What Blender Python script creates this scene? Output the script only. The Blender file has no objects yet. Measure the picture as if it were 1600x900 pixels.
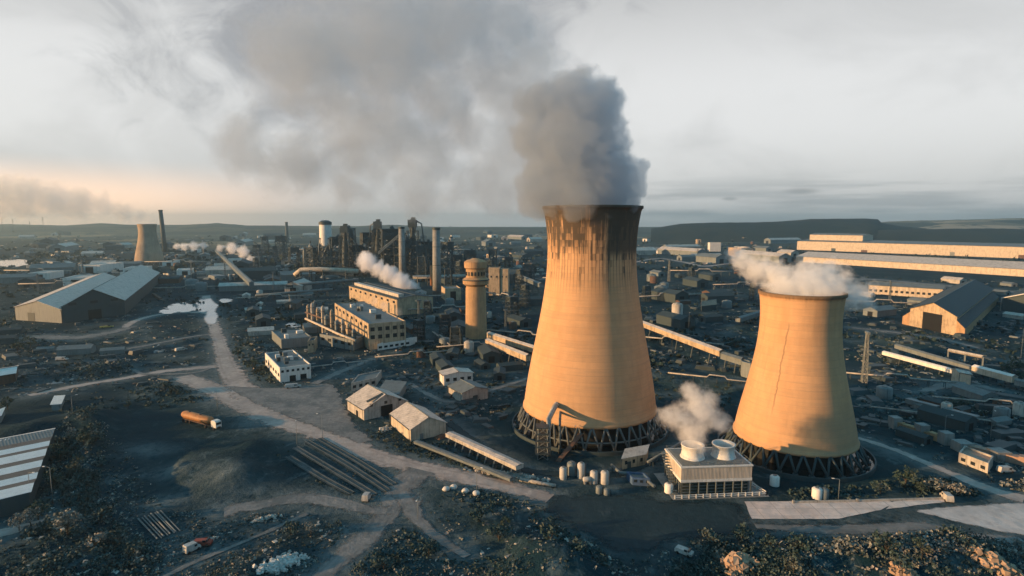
import bpy, bmesh, math, random
import numpy as np
from mathutils import Vector, Matrix

R = math.radians
rnd = random.Random(7)
nr = np.random.RandomState(11)
sc = bpy.context.scene
col = sc.collection

# ------------------------------------------------------------------ camera
CAM_H, FPX, PITCH = 80.0, 900.0, R(6.47)
cd = bpy.data.cameras.new('camera'); cam = bpy.data.objects.new('camera', cd); col.objects.link(cam)
cam.location = (0, 0, CAM_H); cam.rotation_euler = (math.pi / 2 - PITCH, 0, 0)
cd.sensor_width = 36.0; cd.lens = FPX / 1600 * 36.0; cd.clip_start = 1; cd.clip_end = 60000
sc.camera = cam
CP, SP = math.cos(PITCH), math.sin(PITCH)

def P(px, py, z=0.0):
    """the point at height z that the photograph shows at pixel px, py"""
    a, b = (px - 800) / FPX, (py - 450) / FPX
    d = Vector((a, CP - b * SP, -SP - b * CP))
    t = (z - CAM_H) / d.z
    return Vector((a * t, d.y * t, z))

def proj(p):
    x, y, z = p[0], p[1], p[2] - CAM_H
    dep = y * CP - z * SP; up = y * SP + z * CP
    return 800 + FPX * x / dep, 450 - FPX * up / dep

def Zat(x, y, py):
    b = (py - 450) / FPX
    # up/dep = -b -> y SP + z CP = -b (y CP - z SP)
    z = (-b * y * CP - y * SP) / (CP - b * SP)
    return z + CAM_H

def ppm(p):
    return FPX / (p[1] * CP - (p[2] - CAM_H) * SP)

# ------------------------------------------------------------------ node helper
class NT:
    def __init__(s, tree): s.t = tree; s.t.nodes.clear()
    def n(s, typ, **kw):
        nd = s.t.nodes.new(typ)
        ins = kw.pop('ins', {})
        for k, v in kw.items(): setattr(nd, k, v)
        for k, v in ins.items(): s.set(nd.inputs[k], v)
        return nd
    def set(s, sock, v):
        if isinstance(v, bpy.types.NodeSocket): s.t.links.new(v, sock)
        else: sock.default_value = v
    def m(s, op, a, b=0.0, c=0.0, clamp=False):
        nd = s.t.nodes.new('ShaderNodeMath'); nd.operation = op; nd.use_clamp = clamp
        s.set(nd.inputs[0], a); s.set(nd.inputs[1], b); s.set(nd.inputs[2], c)
        return nd.outputs[0]
    def v(s, op, a, b=(0, 0, 0)):
        nd = s.t.nodes.new('ShaderNodeVectorMath'); nd.operation = op
        s.set(nd.inputs[0], a); s.set(nd.inputs[1], b)
        return nd.outputs[1] if op in ('LENGTH', 'DOT_PRODUCT', 'DISTANCE') else nd.outputs[0]
    def mix(s, f, a, b):
        nd = s.t.nodes.new('ShaderNodeMix'); nd.data_type = 'RGBA'
        s.set(nd.inputs[0], f); s.set(nd.inputs[6], a); s.set(nd.inputs[7], b)
        return nd.outputs[2]
    def ramp(s, x, lo, hi, smooth=True):
        nd = s.t.nodes.new('ShaderNodeMapRange'); nd.interpolation_type = 'SMOOTHSTEP' if smooth else 'LINEAR'
        s.set(nd.inputs[0], x); s.set(nd.inputs[1], lo); s.set(nd.inputs[2], hi)
        return nd.outputs[0]
    def noise(s, vec, scale, detail=4.0, rough=0.55, dist=0.0):
        nd = s.t.nodes.new('ShaderNodeTexNoise')
        s.set(nd.inputs['Vector'], vec); nd.inputs['Scale'].default_value = scale
        nd.inputs['Detail'].default_value = detail; nd.inputs['Roughness'].default_value = rough
        nd.inputs['Distortion'].default_value = dist
        return nd.outputs[0]

def c4(c): return (c[0], c[1], c[2], 1.0)
def new_mat(name):
    m = bpy.data.materials.new(name); m.use_nodes = True
    return m, NT(m.node_tree)

def weathered(name, c, rough=0.8, streak=0.5, blotch=0.35, scale=0.25, dirt=(0.028, 0.036, 0.038), ribs=0.0, metal=0.0, spec=0.3):
    """a surface with vertical run-off streaks, blotches and grime"""
    m, t = new_mat(name)
    tc = t.n('ShaderNodeTexCoord').outputs['Object']
    sv = t.v('MULTIPLY', tc, (1, 1, 0.07))
    s1 = t.ramp(t.noise(sv, scale * 5, 5, 0.65), 0.44, 0.72)
    b1 = t.ramp(t.noise(tc, scale, 6, 0.6), 0.4, 0.75)
    f = t.noise(tc, scale * 14, 3, 0.6)
    k = t.m('ADD', t.m('MULTIPLY', s1, streak), t.m('MULTIPLY', b1, blotch), clamp=True)
    base = t.mix(t.m('MULTIPLY', t.ramp(f, 0.3, 0.7), 0.3), c4(c), c4([x * 0.72 for x in c]))
    out = t.mix(k, base, c4(dirt))
    nrm = None
    if ribs:
        w = t.n('ShaderNodeTexWave', wave_type='BANDS', bands_direction='DIAGONAL', ins={'Vector': t.v('MULTIPLY', tc, (1, 1, 0)), 'Scale': ribs, 'Distortion': 0.0})
        bmp = t.n('ShaderNodeBump', ins={'Height': w.outputs[1], 'Strength': 0.5, 'Distance': 0.1}); nrm = bmp.outputs[0]
        out = t.mix(t.m('MULTIPLY', w.outputs[1], 0.25), out, c4([x * 0.5 for x in c]))
    p = t.n('ShaderNodeBsdfPrincipled', ins={'Base Color': out, 'Roughness': rough, 'Metallic': metal})
    p.inputs['Specular IOR Level'].default_value = spec
    if nrm: t.set(p.inputs['Normal'], nrm)
    o = t.n('ShaderNodeOutputMaterial'); t.set(o.inputs[0], p.outputs[0])
    return m

# ------------------------------------------------------------------ mesh builder
class MB:
    def __init__(s): s.v = []; s.f = []; s.sm = []
    def add(s, vs, fs, smooth=False):
        o = len(s.v); s.v += [tuple(q) for q in vs]
        s.f += [tuple(i + o for i in f) for f in fs]; s.sm += [smooth] * len(fs)
        return s
    def box(s, c, size, rz=0.0, u=None):
        hx, hy, hz = size[0] / 2, size[1] / 2, size[2] / 2
        m = Matrix.Rotation(rz, 3, 'Z')
        vs = [Vector(c) + m @ Vector((x * hx, y * hy, z * hz)) for z in (-1, 1) for x, y in ((-1, -1), (1, -1), (1, 1), (-1, 1))]
        return s.add(vs, [(0, 3, 2, 1), (4, 5, 6, 7), (0, 1, 5, 4), (1, 2, 6, 5), (2, 3, 7, 6), (3, 0, 4, 7)])
    def prism(s, pts, z0, z1):
        n = len(pts)
        a = sum(pts[i][0] * pts[(i + 1) % n][1] - pts[(i + 1) % n][0] * pts[i][1] for i in range(n))
        if a < 0: pts = list(reversed(pts))
        vs = [(p[0], p[1], z0) for p in pts] + [(p[0], p[1], z1) for p in pts]
        fs = [tuple(range(n - 1, -1, -1)), tuple(range(n, 2 * n))] + [(i, (i + 1) % n, (i + 1) % n + n, i + n) for i in range(n)]
        return s.add(vs, fs)
    def slab(s, quad, th):
        """a roof slope or plate: quad corners with a thickness downwards"""
        q = [Vector(p) for p in quad]
        nrm = (q[1] - q[0]).cross(q[2] - q[0])
        if nrm.z < 0: q.reverse()
        n = len(q); vs = q + [p - Vector((0, 0, th)) for p in q]
        fs = [tuple(range(n)), tuple(range(2 * n - 1, n - 1, -1))] + [((i + 1) % n, i, i + n, (i + 1) % n + n) for i in range(n)]
        return s.add(vs, fs)
    def lathe(s, prof, c=(0, 0, 0), n=24, smooth=True, close=False):
        vs = []; fs = []
        for r, z in prof:
            for i in range(n):
                a = 2 * math.pi * i / n
                vs.append((c[0] + r * math.cos(a), c[1] + r * math.sin(a), c[2] + z))
        L = len(prof)
        for j in range(L - 1 + (1 if close else 0)):
            j2 = (j + 1) % L
            for i in range(n):
                i2 = (i + 1) % n
                fs.append((j * n + i, j * n + i2, j2 * n + i2, j2 * n + i))
        return s.add(vs, fs, smooth)
    def cyl(s, c, r, h, n=16, r2=None, cap=True):
        r2 = r if r2 is None else r2
        s.lathe([(r, 0), (r2, h)], c, n)
        if cap:
            s.add([(c[0] + r2 * math.cos(2 * math.pi * i / n), c[1] + r2 * math.sin(2 * math.pi * i / n), c[2] + h) for i in range(n)], [tuple(range(n))])
        return s
    def tube(s, pts, r, n=8, r2=None):
        pts = [Vector(p) for p in pts]; L = len(pts); vs = []; fs = []
        for k, p in enumerate(pts):
            d = (pts[min(k + 1, L - 1)] - pts[max(k - 1, 0)]).normalized()
            up = Vector((0, 0, 1)) if abs(d.z) < 0.95 else Vector((1, 0, 0))
            a = d.cross(up).normalized(); b = a.cross(d)
            rr = r if r2 is None else r + (r2 - r) * k / max(1, L - 1)
            for i in range(n):
                t = 2 * math.pi * i / n
                vs.append(p + (a * math.cos(t) + b * math.sin(t)) * rr)
        for k in range(L - 1):
            for i in range(n):
                i2 = (i + 1) % n
                fs.append((k * n + i, k * n + i2, (k + 1) * n + i2, (k + 1) * n + i))
        fs.append(tuple(range(n - 1, -1, -1))); fs.append(tuple(range((L - 1) * n, L * n)))
        return s.add(vs, fs, n > 5)
    def bar(s, a, b, w): return s.tube([a, b], w / 2 * 1.3, 4)
    def build(s, name, mat, parent=None, at=None):
        if at is None: at = parent.get('_o') if parent else (0, 0, 0)
        at = tuple(at)
        me = bpy.data.meshes.new(name)
        me.from_pydata([(x - at[0], y - at[1], z - at[2]) for x, y, z in s.v], [], s.f)
        me.polygons.foreach_set('use_smooth', s.sm)
        me.materials.append(mat); me.update()
        o = bpy.data.objects.new(name, me); col.objects.link(o)
        if parent: o.parent = parent; o['_o'] = at
        else: o.location = at; o['_o'] = at
        return o

def tag(o, label=None, cat=None, group=None, kind=None):
    if label: o['label'] = label
    if cat: o['category'] = cat
    if group: o['group'] = group
    if kind: o['kind'] = kind
    return o
def thing(name, label, cat, loc, group=None):
    o = bpy.data.objects.new(name, None); col.objects.link(o); o.location = loc; o['_o'] = tuple(loc)
    o.empty_display_size = 1
    return tag(o, label, cat, group)
def copy_tree(o, loc, rz=0.0, s=1.0, label=None, parent=None):
    c = o.copy(); col.objects.link(c)
    if parent is None:
        c.location = loc; c.rotation_euler = (0, 0, rz); c.scale = (s, s, s) if not isinstance(s, tuple) else s
        if label: c['label'] = label
    else: c.parent = parent
    for ch in list(o.children): copy_tree(ch, None, parent=c)
    return c

# flat areas (roads, yards, footprints) that the ground relief leaves level
FLAT_SEG = []; FLAT_POLY = []; FLAT_DISC = []; TRACKS = []

# ------------------------------------------------------------------ materials
M = {}
M['concrete'] = weathered('weathered_concrete', (0.28, 0.285, 0.28), streak=0.3)
M['pale_concrete'] = weathered('pale_concrete', (0.48, 0.45, 0.41), streak=0.45, blotch=0.4)
M['white'] = weathered('white_paint', (0.74, 0.73, 0.70), 0.55, streak=0.22, blotch=0.12)
M['dull_white'] = weathered('dull_white_paint', (0.50, 0.49, 0.47), 0.6, streak=0.45, blotch=0.4)
M['cream'] = weathered('cream_cladding', (0.62, 0.53, 0.42), 0.6, streak=0.42, blotch=0.32, ribs=0.9)
M['tan'] = weathered('tan_cladding', (0.52, 0.40, 0.27), 0.7, streak=0.5, blotch=0.4)
M['orange_brick'] = weathered('orange_brick', (0.46, 0.29, 0.16), 0.85, streak=0.3, blotch=0.25)
M['grey_clad'] = weathered('grey_cladding', (0.20, 0.235, 0.245), 0.6, streak=0.35, blotch=0.2, ribs=0.9)
M['dark_clad'] = weathered('dark_cladding', (0.045, 0.070, 0.080), 0.65, streak=0.3, blotch=0.2)
M['roof_pale'] = weathered('pale_roof_sheets', (0.60, 0.55, 0.50), 0.55, streak=0.35, blotch=0.4, ribs=0.5)
M['roof_grey'] = weathered('grey_roof_sheets', (0.16, 0.19, 0.20), 0.6, streak=0.25, blotch=0.35, ribs=0.5)
M['roof_dark'] = weathered('dark_roof_sheets', (0.035, 0.056, 0.066), 0.7, streak=0.2, blotch=0.3, ribs=0.5)
M['roof_pink'] = weathered('faded_pink_roof', (0.42, 0.27, 0.20), 0.7, streak=0.3, blotch=0.3)
M['rust'] = weathered('rusted_steel', (0.13, 0.075, 0.055), 0.85, streak=0.4, blotch=0.4)
M['steel'] = weathered('dark_steel', (0.045, 0.066, 0.075), 0.6, streak=0.3, blotch=0.3)
M['steel_mid'] = weathered('grey_steel', (0.16, 0.19, 0.20), 0.5, streak=0.35, blotch=0.25)
M['glass'] = weathered('dark_glass', (0.02, 0.028, 0.034), 0.25, streak=0.1, blotch=0.1, spec=0.6)
M['opening'] = weathered('dark_doorway', (0.012, 0.014, 0.016), 0.9, streak=0.0, blotch=0.0)
M['orange'] = weathered('orange_paint', (0.42, 0.19, 0.07), 0.6, streak=0.5, blotch=0.3)
M['yellow'] = weathered('yellow_paint', (0.55, 0.38, 0.10), 0.6, streak=0.3, blotch=0.25)
M['red'] = weathered('dull_red_paint', (0.33, 0.075, 0.05), 0.6, streak=0.3, blotch=0.3)
M['blue'] = weathered('dull_blue_paint', (0.07, 0.13, 0.24), 0.6, streak=0.3, blotch=0.3)
M['rubber'] = weathered('black_rubber', (0.02, 0.02, 0.02), 0.9, streak=0.0)
M['bark'] = weathered('bark', (0.07, 0.055, 0.042), 0.95)
M['rock_white'] = weathered('white_rubble', (0.62, 0.61, 0.58), 0.9, streak=0.1, blotch=0.25)
M['rock_brown'] = weathered('brown_rubble', (0.46, 0.32, 0.22), 0.9, streak=0.1, blotch=0.4)
M['rail'] = weathered('worn_rail', (0.11, 0.125, 0.13), 0.5, streak=0.1, blotch=0.4)
M['sleeper'] = weathered('sleepers_and_ballast', (0.020, 0.046, 0.056), 0.95, streak=0.1, blotch=0.5)

def ground_like(name, c1, c2, scale, lo=0.4, hi=0.65, c3=None, fine=0.6, rough=0.95, soft=True):
    m, t = new_mat(name)
    pos = t.n('ShaderNodeNewGeometry').outputs['Position']
    a = t.ramp(t.noise(pos, scale, 6, 0.62, 0.4), lo, hi)
    out = t.mix(a, c4(c1), c4(c2))
    if c3: out = t.mix(t.ramp(t.noise(pos, scale * 3.1, 5, 0.65), 0.55, 0.72), out, c4(c3))
    f = t.noise(pos, fine, 5, 0.7)
    out = t.mix(t.m('MULTIPLY', t.ramp(f, 0.35, 0.7), 0.55), out, t.mix(1.0, c4([x * 0.55 for x in c1]), c4([x * 0.55 for x in c1])))
    if soft:
        e0 = t.n('ShaderNodeAttribute', attribute_name='edge').outputs['Fac']
        rut = t.m('SUBTRACT', 1.0, t.ramp(t.m('ABSOLUTE', t.m('SUBTRACT', e0, t.m('ADD', .28, t.m('MULTIPLY', t.noise(pos, .05, 3, .5), .2)))), .03, .12))
        out = t.mix(t.m('MULTIPLY', rut, t.m('MULTIPLY', t.ramp(t.noise(pos, .12, 4, .6), .35, .6), .45)), out, c4([x * .5 for x in c1]))
    else:
        sq = t.n('ShaderNodeSeparateXYZ', ins={'Vector': pos}).outputs; jn = None
        for ax, step_ in ((0, 5.5), (1, 4.0)):
            g_ = t.m('LESS_THAN', t.m('ABSOLUTE', t.m('SUBTRACT', t.m('FRACT', t.m('DIVIDE', sq[ax], step_)), .5)), .022)
            jn = g_ if jn is None else t.m('MAXIMUM', jn, g_)
        cells = t.n('ShaderNodeCombineXYZ', ins={'X': t.m('FLOOR', t.m('ADD', t.m('DIVIDE', sq[0], 5.5), .5)), 'Y': t.m('FLOOR', t.m('ADD', t.m('DIVIDE', sq[1], 4.0), .5))}).outputs[0]
        wv_ = t.n('ShaderNodeTexWhiteNoise', noise_dimensions='3D', ins={'Vector': cells}).outputs[0]
        out = t.mix(t.m('MULTIPLY', wv_, .22), out, c4([x * .6 for x in c2])); out = t.mix(t.m('MULTIPLY', jn, .5), out, c4([x * .35 for x in c1]))
        out = t.mix(t.m('MULTIPLY', t.ramp(t.noise(pos, .3, 5, .65), .56, .7), .5), out, c4([x * .45 for x in c1]))
    bmp = t.n('ShaderNodeBump', ins={'Height': t.noise(pos, fine * 0.9, 4, 0.7), 'Strength': 0.6, 'Distance': 0.4})
    p = t.n('ShaderNodeBsdfPrincipled', ins={'Base Color': out, 'Roughness': rough, 'Normal': bmp.outputs[0]})
    p.inputs['Specular IOR Level'].default_value = 0.1
    o = t.n('ShaderNodeOutputMaterial')
    if soft:      # a worn edge that lets the soil beneath show through
        ed = t.n('ShaderNodeAttribute', attribute_name='edge').outputs['Fac']
        al = t.ramp(t.m('ADD', t.m('MULTIPLY', t.m('SUBTRACT', 1.0, ed), 1.7), t.m('MULTIPLY', t.m('SUBTRACT', t.noise(pos, .22, 5, .65), .5), 2.2)), .2, .9)
        mx = t.n('ShaderNodeMixShader'); t.set(mx.inputs[0], al); tr = t.n('ShaderNodeBsdfTransparent')
        t.set(mx.inputs[1], tr.outputs[0]); t.set(mx.inputs[2], p.outputs[0]); t.set(o.inputs[0], mx.outputs[0])
    else: t.set(o.inputs[0], p.outputs[0])
    return m
M['dirt_road'] = ground_like('packed_dirt', (0.47, 0.40, 0.365), (0.34, 0.295, 0.275), 0.05, c3=(0.56, 0.48, 0.44), fine=0.35)
M['dirt_dim'] = ground_like('dim_dirt', (0.25, 0.245, 0.24), (0.13, 0.145, 0.15), 0.09, c3=(0.34, 0.315, 0.30), fine=0.5)
M['ballast'] = ground_like('grey_ballast', (0.10, 0.122, 0.13), (0.045, 0.072, 0.082), 0.12, c3=(.13, .145, .15), fine=.5, soft=True)
M['asphalt'] = ground_like('damp_asphalt', (0.026, 0.052, 0.064), (0.018, 0.040, 0.052), 0.03, c3=(0.045, 0.070, 0.080), fine=0.5, rough=0.7)
M['slab'] = ground_like('pale_slab', (0.84, 0.72, 0.66), (0.74, 0.60, 0.54), 0.05, c3=(0.58, 0.49, 0.45), fine=0.25, soft=False)
M['grey_road'] = ground_like('pale_grey_road', (0.66, 0.59, 0.56), (0.54, 0.49, 0.47), 0.05, c3=(0.42, 0.38, 0.37), fine=0.25)
M['pale_patch'] = ground_like('pale_slag', (0.36, 0.33, 0.32), (0.16, 0.15, 0.145), 0.06, c3=(0.10, 0.10, 0.10), fine=0.4)
M['white_lime'] = ground_like('spilt_lime', (0.72, 0.71, 0.70), (0.35, 0.35, 0.36), 0.09, lo=0.45, hi=0.6, c3=(0.12, 0.13, 0.135), fine=0.3)

def leaf_mat(name, c1, c2, c3):
    m, t = new_mat(name)
    g = t.n('ShaderNodeNewGeometry')
    pos = g.outputs['Position']
    r = g.outputs['Random Per Island']
    a = t.mix(t.ramp(r, 0.15, 0.85, False), c4(c1), c4(c2))
    a = t.mix(t.ramp(t.noise(pos, 0.11, 4, 0.6), 0.52, 0.66), a, c4(c3))
    p = t.n('ShaderNodeBsdfPrincipled', ins={'Base Color': a, 'Roughness': 0.8})
    p.inputs['Specular IOR Level'].default_value = 0.15
    o = t.n('ShaderNodeOutputMaterial'); t.set(o.inputs[0], p.outputs[0])
    return m
M['leaf'] = leaf_mat('dull_green_leaves', (0.022, 0.048, 0.046), (0.060, 0.090, 0.072), (0.10, 0.112, 0.085))
M['scrub'] = leaf_mat('scrub_leaves', (0.017, 0.042, 0.046), (0.070, 0.104, 0.100), (0.135, 0.152, 0.140))
M['pale_scrub'] = leaf_mat('pale_dry_scrub', (0.09, 0.11, 0.105), (0.27, 0.275, 0.255), (0.38, 0.335, 0.305))
M['far_leaf'] = leaf_mat('far_wood_leaves', (0.014, 0.032, 0.034), (0.030, 0.050, 0.046), (0.045, 0.058, 0.048))
M['grass'] = leaf_mat('rough_grass', (0.024, 0.046, 0.046), (0.060, 0.078, 0.066), (0.11, 0.115, 0.095))

# ------------------------------------------------------------------ cooling towers
def tower_mat(name, H, kind):
    m, t = new_mat(name)
    tc = t.n('ShaderNodeTexCoord').outputs['Object']
    sep = t.n('ShaderNodeSeparateXYZ', ins={'Vector': tc})
    x, y, z = sep.outputs
    ang = t.m('ARCTAN2', y, x)
    cyl = t.n('ShaderNodeCombineXYZ', ins={'X': t.m('MULTIPLY', ang, 20.0), 'Y': t.m('MULTIPLY', z, 0.05), 'Z': 0.0}).outputs[0]
    cyl2 = t.n('ShaderNodeCombineXYZ', ins={'X': t.m('MULTIPLY', ang, 20.0), 'Y': t.m('MULTIPLY', z, 0.4), 'Z': 3.0}).outputs[0]
    st = t.noise(cyl, 0.55, 6, 0.7)                      # long run-off streaks
    bl = t.noise(cyl2, 0.16, 5, 0.6)
    lift = t.noise(t.n('ShaderNodeCombineXYZ', ins={'X': t.m('MULTIPLY', ang, 1.4), 'Y': t.m('MULTIPLY', z, 1.1), 'Z': 0.0}).outputs[0], 1.0, 3, 0.6)
    base = t.mix(t.ramp(bl, 0.35, 0.7), c4((0.60, 0.362, 0.20)), c4((0.53, 0.31, 0.165)))
    base = t.mix(t.m('MULTIPLY', t.ramp(lift, 0.45, 0.7), 0.28), base, c4((0.36, 0.265, 0.175)))
    base = t.mix(t.m('MULTIPLY', t.ramp(st, 0.5, 0.75), 0.25), base, c4((0.24, 0.185, 0.135)))
    # pour panels
    pc = t.n('ShaderNodeCombineXYZ', ins={'X': t.m('FLOOR', t.m('MULTIPLY', ang, 13.0)), 'Y': t.m('FLOOR', t.m('MULTIPLY', z, .42)), 'Z': 0.0}).outputs[0]
    wn = t.n('ShaderNodeTexWhiteNoise', noise_dimensions='3D', ins={'Vector': pc}).outputs[0]
    wr = t.n('ShaderNodeTexWhiteNoise', noise_dimensions='1D', ins={'W': t.m('FLOOR', t.m('MULTIPLY', z, .42))}).outputs[0]
    base = t.mix(t.m('MULTIPLY', t.m('ADD', t.m('MULTIPLY', wn, .5), t.m('MULTIPLY', wr, .6)), .26), base, c4((0.30, 0.21, 0.13)))
    # pour rings
    ring = t.m('ABSOLUTE', t.m('SUBTRACT', t.m('FRACT', t.m('MULTIPLY', z, 0.42)), 0.5))
    base = t.mix(t.m('MULTIPLY', t.m('GREATER_THAN', ring, 0.46), 0.16), base, c4((0.20, 0.155, 0.11)))
    if kind == 'big':
        top = t.ramp(z, H * 0.64, H * 0.97, False)
        rib = t.m('ABSOLUTE', t.m('SUBTRACT', t.m('FRACT', t.m('MULTIPLY', ang, 13.0)), 0.5))
        ribm = t.m('GREATER_THAN', rib, 0.40)
        dk = t.m('ADD', t.m('MULTIPLY', t.m('ADD', top, t.m('MULTIPLY', t.m('SUBTRACT', t.noise(t.n('ShaderNodeCombineXYZ', ins={'X': t.m('MULTIPLY', ang, 3.0)}).outputs[0], 1.0, 4, .7), .5), .8)), 1.15), t.m('MULTIPLY', t.m('SUBTRACT', st, 0.5), 2.6))
        dk = t.m('ADD', dk, t.m('MULTIPLY', t.m('SUBTRACT', bl, 0.5), 1.0))
        dk = t.ramp(t.m('ADD', dk, t.m('MULTIPLY', t.m('SUBTRACT', wn, .5), .36)), 0.36, .95)
        gate = t.ramp(z, H * 0.60, H * 0.74)
        dk = t.m('MULTIPLY', dk, gate)
        dk = t.m('MAXIMUM', dk, t.m('MULTIPLY', t.m('MULTIPLY', ribm, gate), t.m('ADD', 0.35, t.m('MULTIPLY', st, 0.5))))
        # soot patch below the rim on the lee side
        pa = t.m('ADD', t.m('SUBTRACT', x, 3.0), t.m('MULTIPLY', t.m('SUBTRACT', bl, 0.5), 5.0))
        pz = t.m('ADD', t.m('SUBTRACT', z, H * 0.80), t.m('MULTIPLY', t.m('SUBTRACT', st, 0.5), 5.0))
        pt = t.m('MULTIPLY', t.ramp(pa, -0.6, 0.8), t.ramp(pz, -2.5, 1.5))
        dk = t.m('MAXIMUM', dk, t.m('MULTIPLY', pt, 0.93))
        rimz = t.ramp(t.m('ADD', z, t.m('MULTIPLY', st, 4.0)), H - 2.0, H + 1.2)
        dk = t.m('MAXIMUM', dk, t.m('MULTIPLY', rimz, 0.8))
        base = t.mix(t.m('MULTIPLY', dk, 0.88), base, c4((0.028, 0.036, 0.038)))
    else:
        wob = t.noise(t.n('ShaderNodeCombineXYZ', ins={'X': 0.0, 'Y': 0.0, 'Z': z}).outputs[0], 0.25, 4, 0.6)
        scr = t.m('SUBTRACT', t.m('MULTIPLY', x, .891), t.m('MULTIPLY', y, .454))
        fr = t.m('ADD', t.m('MULTIPLY', x, .454), t.m('MULTIPLY', y, .891))
        u = t.m('ADD', t.m('SUBTRACT', scr, t.m('MULTIPLY', t.m('SUBTRACT', z, 45.0), 0.12)), t.m('MULTIPLY', t.m('SUBTRACT', wob, 0.5), 2.0))
        line = t.m('SUBTRACT', 1.0, t.ramp(t.m('ABSOLUTE', t.m('ADD', u, 3.4)), 0.10, 0.32))
        line = t.m('MULTIPLY', line, t.m('MULTIPLY', t.m('LESS_THAN', fr, 0.0), t.m('MULTIPLY', t.ramp(z, 15, 24), t.m('SUBTRACT', 1.0, t.ramp(z, 44, 49)))))
        base = t.mix(t.m('MULTIPLY', line, 0.5), base, c4((0.10, 0.07, 0.05)))
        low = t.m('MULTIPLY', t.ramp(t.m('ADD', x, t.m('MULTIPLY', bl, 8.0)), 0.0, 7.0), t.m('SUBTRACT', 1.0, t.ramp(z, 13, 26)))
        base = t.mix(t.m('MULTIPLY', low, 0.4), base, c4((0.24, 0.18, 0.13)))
        rimz = t.ramp(t.m('ADD', z, t.m('MULTIPLY', st, 2.0)), H - 0.9, H + 0.9)
        base = t.mix(t.m('MULTIPLY', rimz, 0.75), base, c4((0.06, 0.05, 0.04)))
    bh = t.m('ADD', t.m('MULTIPLY', lift, 0.5), t.m('MULTIPLY', st, 0.5))
    bmp = t.n('ShaderNodeBump', ins={'Height': bh, 'Strength': 0.35, 'Distance': 0.35})
    p = t.n('ShaderNodeBsdfPrincipled', ins={'Base Color': base, 'Roughness': 0.9, 'Normal': bmp.outputs[0]})
    p.inputs['Specular IOR Level'].default_value = 0.15
    o = t.n('ShaderNodeOutputMaterial'); t.set(o.inputs[0], p.outputs[0])
    return m

def smooth_profile(keys, n):
    zs = np.array([k[0] for k in keys], float); rs = np.array([k[1] for k in keys], float)
    # natural-ish cubic via polynomial fit keeps the hyperboloid curve smooth
    deg = min(len(keys) - 1, 4)
    co = np.polyfit(zs, rs, deg)
    z = np.linspace(zs[0], zs[-1], n)
    return [(float(np.polyval(co, q)), float(q)) for q in z]

def cooling_tower(name, label, c, keys, H, zb, npair, basin_r, mat, legm, wallm, rim_extra=0.5, walk=None):
    root = thing(name, label, 'cooling tower', (c[0], c[1], 0))
    prof = smooth_profile(keys, 46)
    prof = [(r, z) for r, z in prof]
    th = 0.7
    outer = [(prof[0][0] - th, prof[0][1])] + [(prof[0][0] + 0.3, prof[0][1]), (prof[0][0] + 0.3, prof[0][1] + 0.9)] + prof[1:-1] + \
            [(prof[-1][0], H - 1.1), (prof[-1][0] + rim_extra, H - 1.0), (prof[-1][0] + rim_extra, H), (prof[-1][0] - th, H)]
    inner = [(r - th, z) for r, z in reversed(prof[:-1])]
    MB().lathe(outer + inner, (c[0], c[1], 0), 128).build('shell', mat, root)
    rb = prof[0][0]; ro = rb + 3.0
    for i in range(npair):
        a0 = 2 * math.pi * (i + 0.5) / npair
        foot = Vector((c[0] + ro * math.cos(a0), c[1] + ro * math.sin(a0), 0.9))
        mb = MB()
        for sg in (-0.5, 0.5):
            a1 = 2 * math.pi * (i + 0.5 + sg * 0.92) / npair
            mb.tube([foot, Vector((c[0] + (rb - .1) * math.cos(a1), c[1] + (rb - .1) * math.sin(a1), zb + 0.3))], 0.42, 6)
        mb.box((foot.x, foot.y, 0.5), (1.6, 1.6, 1.2), a0)
        mb.build('column', legm, root)
    MB().lathe([(basin_r, -0.3), (basin_r, 1.5), (basin_r - 0.5, 1.5), (basin_r - 0.5, -0.3)], (c[0], c[1], 0), 96, False).build('basin_wall', wallm, root)
    MB().lathe([(basin_r - 0.5, 0.55), (0.01, 0.55)], (c[0], c[1], 0), 64, False).build('basin_water', M['basin_water'], root)
    # packing inside the foot of the shell: dark drift slats one sees between the columns
    MB().lathe([(rb - 3.2, 0.3), (rb - 3.2, zb + 1.2), (0.01, zb + 1.25)], (c[0], c[1], 0), 64, False).build('packing', M['packing'], root)
    if walk:
        MB().lathe([(walk, zb * 0.42), (walk, zb * 0.42 + 0.35), (walk - .5, zb * 0.42 + 0.35), (walk - .5, zb * 0.42)], (c[0], c[1], 0), 64, False, True).build('ring_pipe', M['steel_mid'], root)
    FLAT_DISC.append((c[0], c[1], basin_r + 3))
    return root

def water_mat(name, c, rough=0.12):
    m, t = new_mat(name)
    pos = t.n('ShaderNodeNewGeometry').outputs['Position']
    bmp = t.n('ShaderNodeBump', ins={'Height': t.noise(pos, 0.8, 4, 0.6), 'Strength': 0.15, 'Distance': 0.1})
    p = t.n('ShaderNodeBsdfPrincipled', ins={'Base Color': c4(c), 'Roughness': rough, 'Normal': bmp.outputs[0]})
    o = t.n('ShaderNodeOutputMaterial'); t.set(o.inputs[0], p.outputs[0])
    return m
M['basin_water'] = water_mat('basin_water', (0.015, 0.02, 0.022))
M['pond'] = water_mat('pond_water', (0.05, 0.055, 0.055), 0.08)
M['puddle'] = water_mat('milky_puddle', (0.30, 0.30, 0.30), 0.05)
M['leg'] = weathered('tower_legs', (0.11, 0.125, 0.13), .8)
M['packing'] = weathered('dark_packing', (0.02, 0.022, 0.024), 0.95, streak=0.3)

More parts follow.
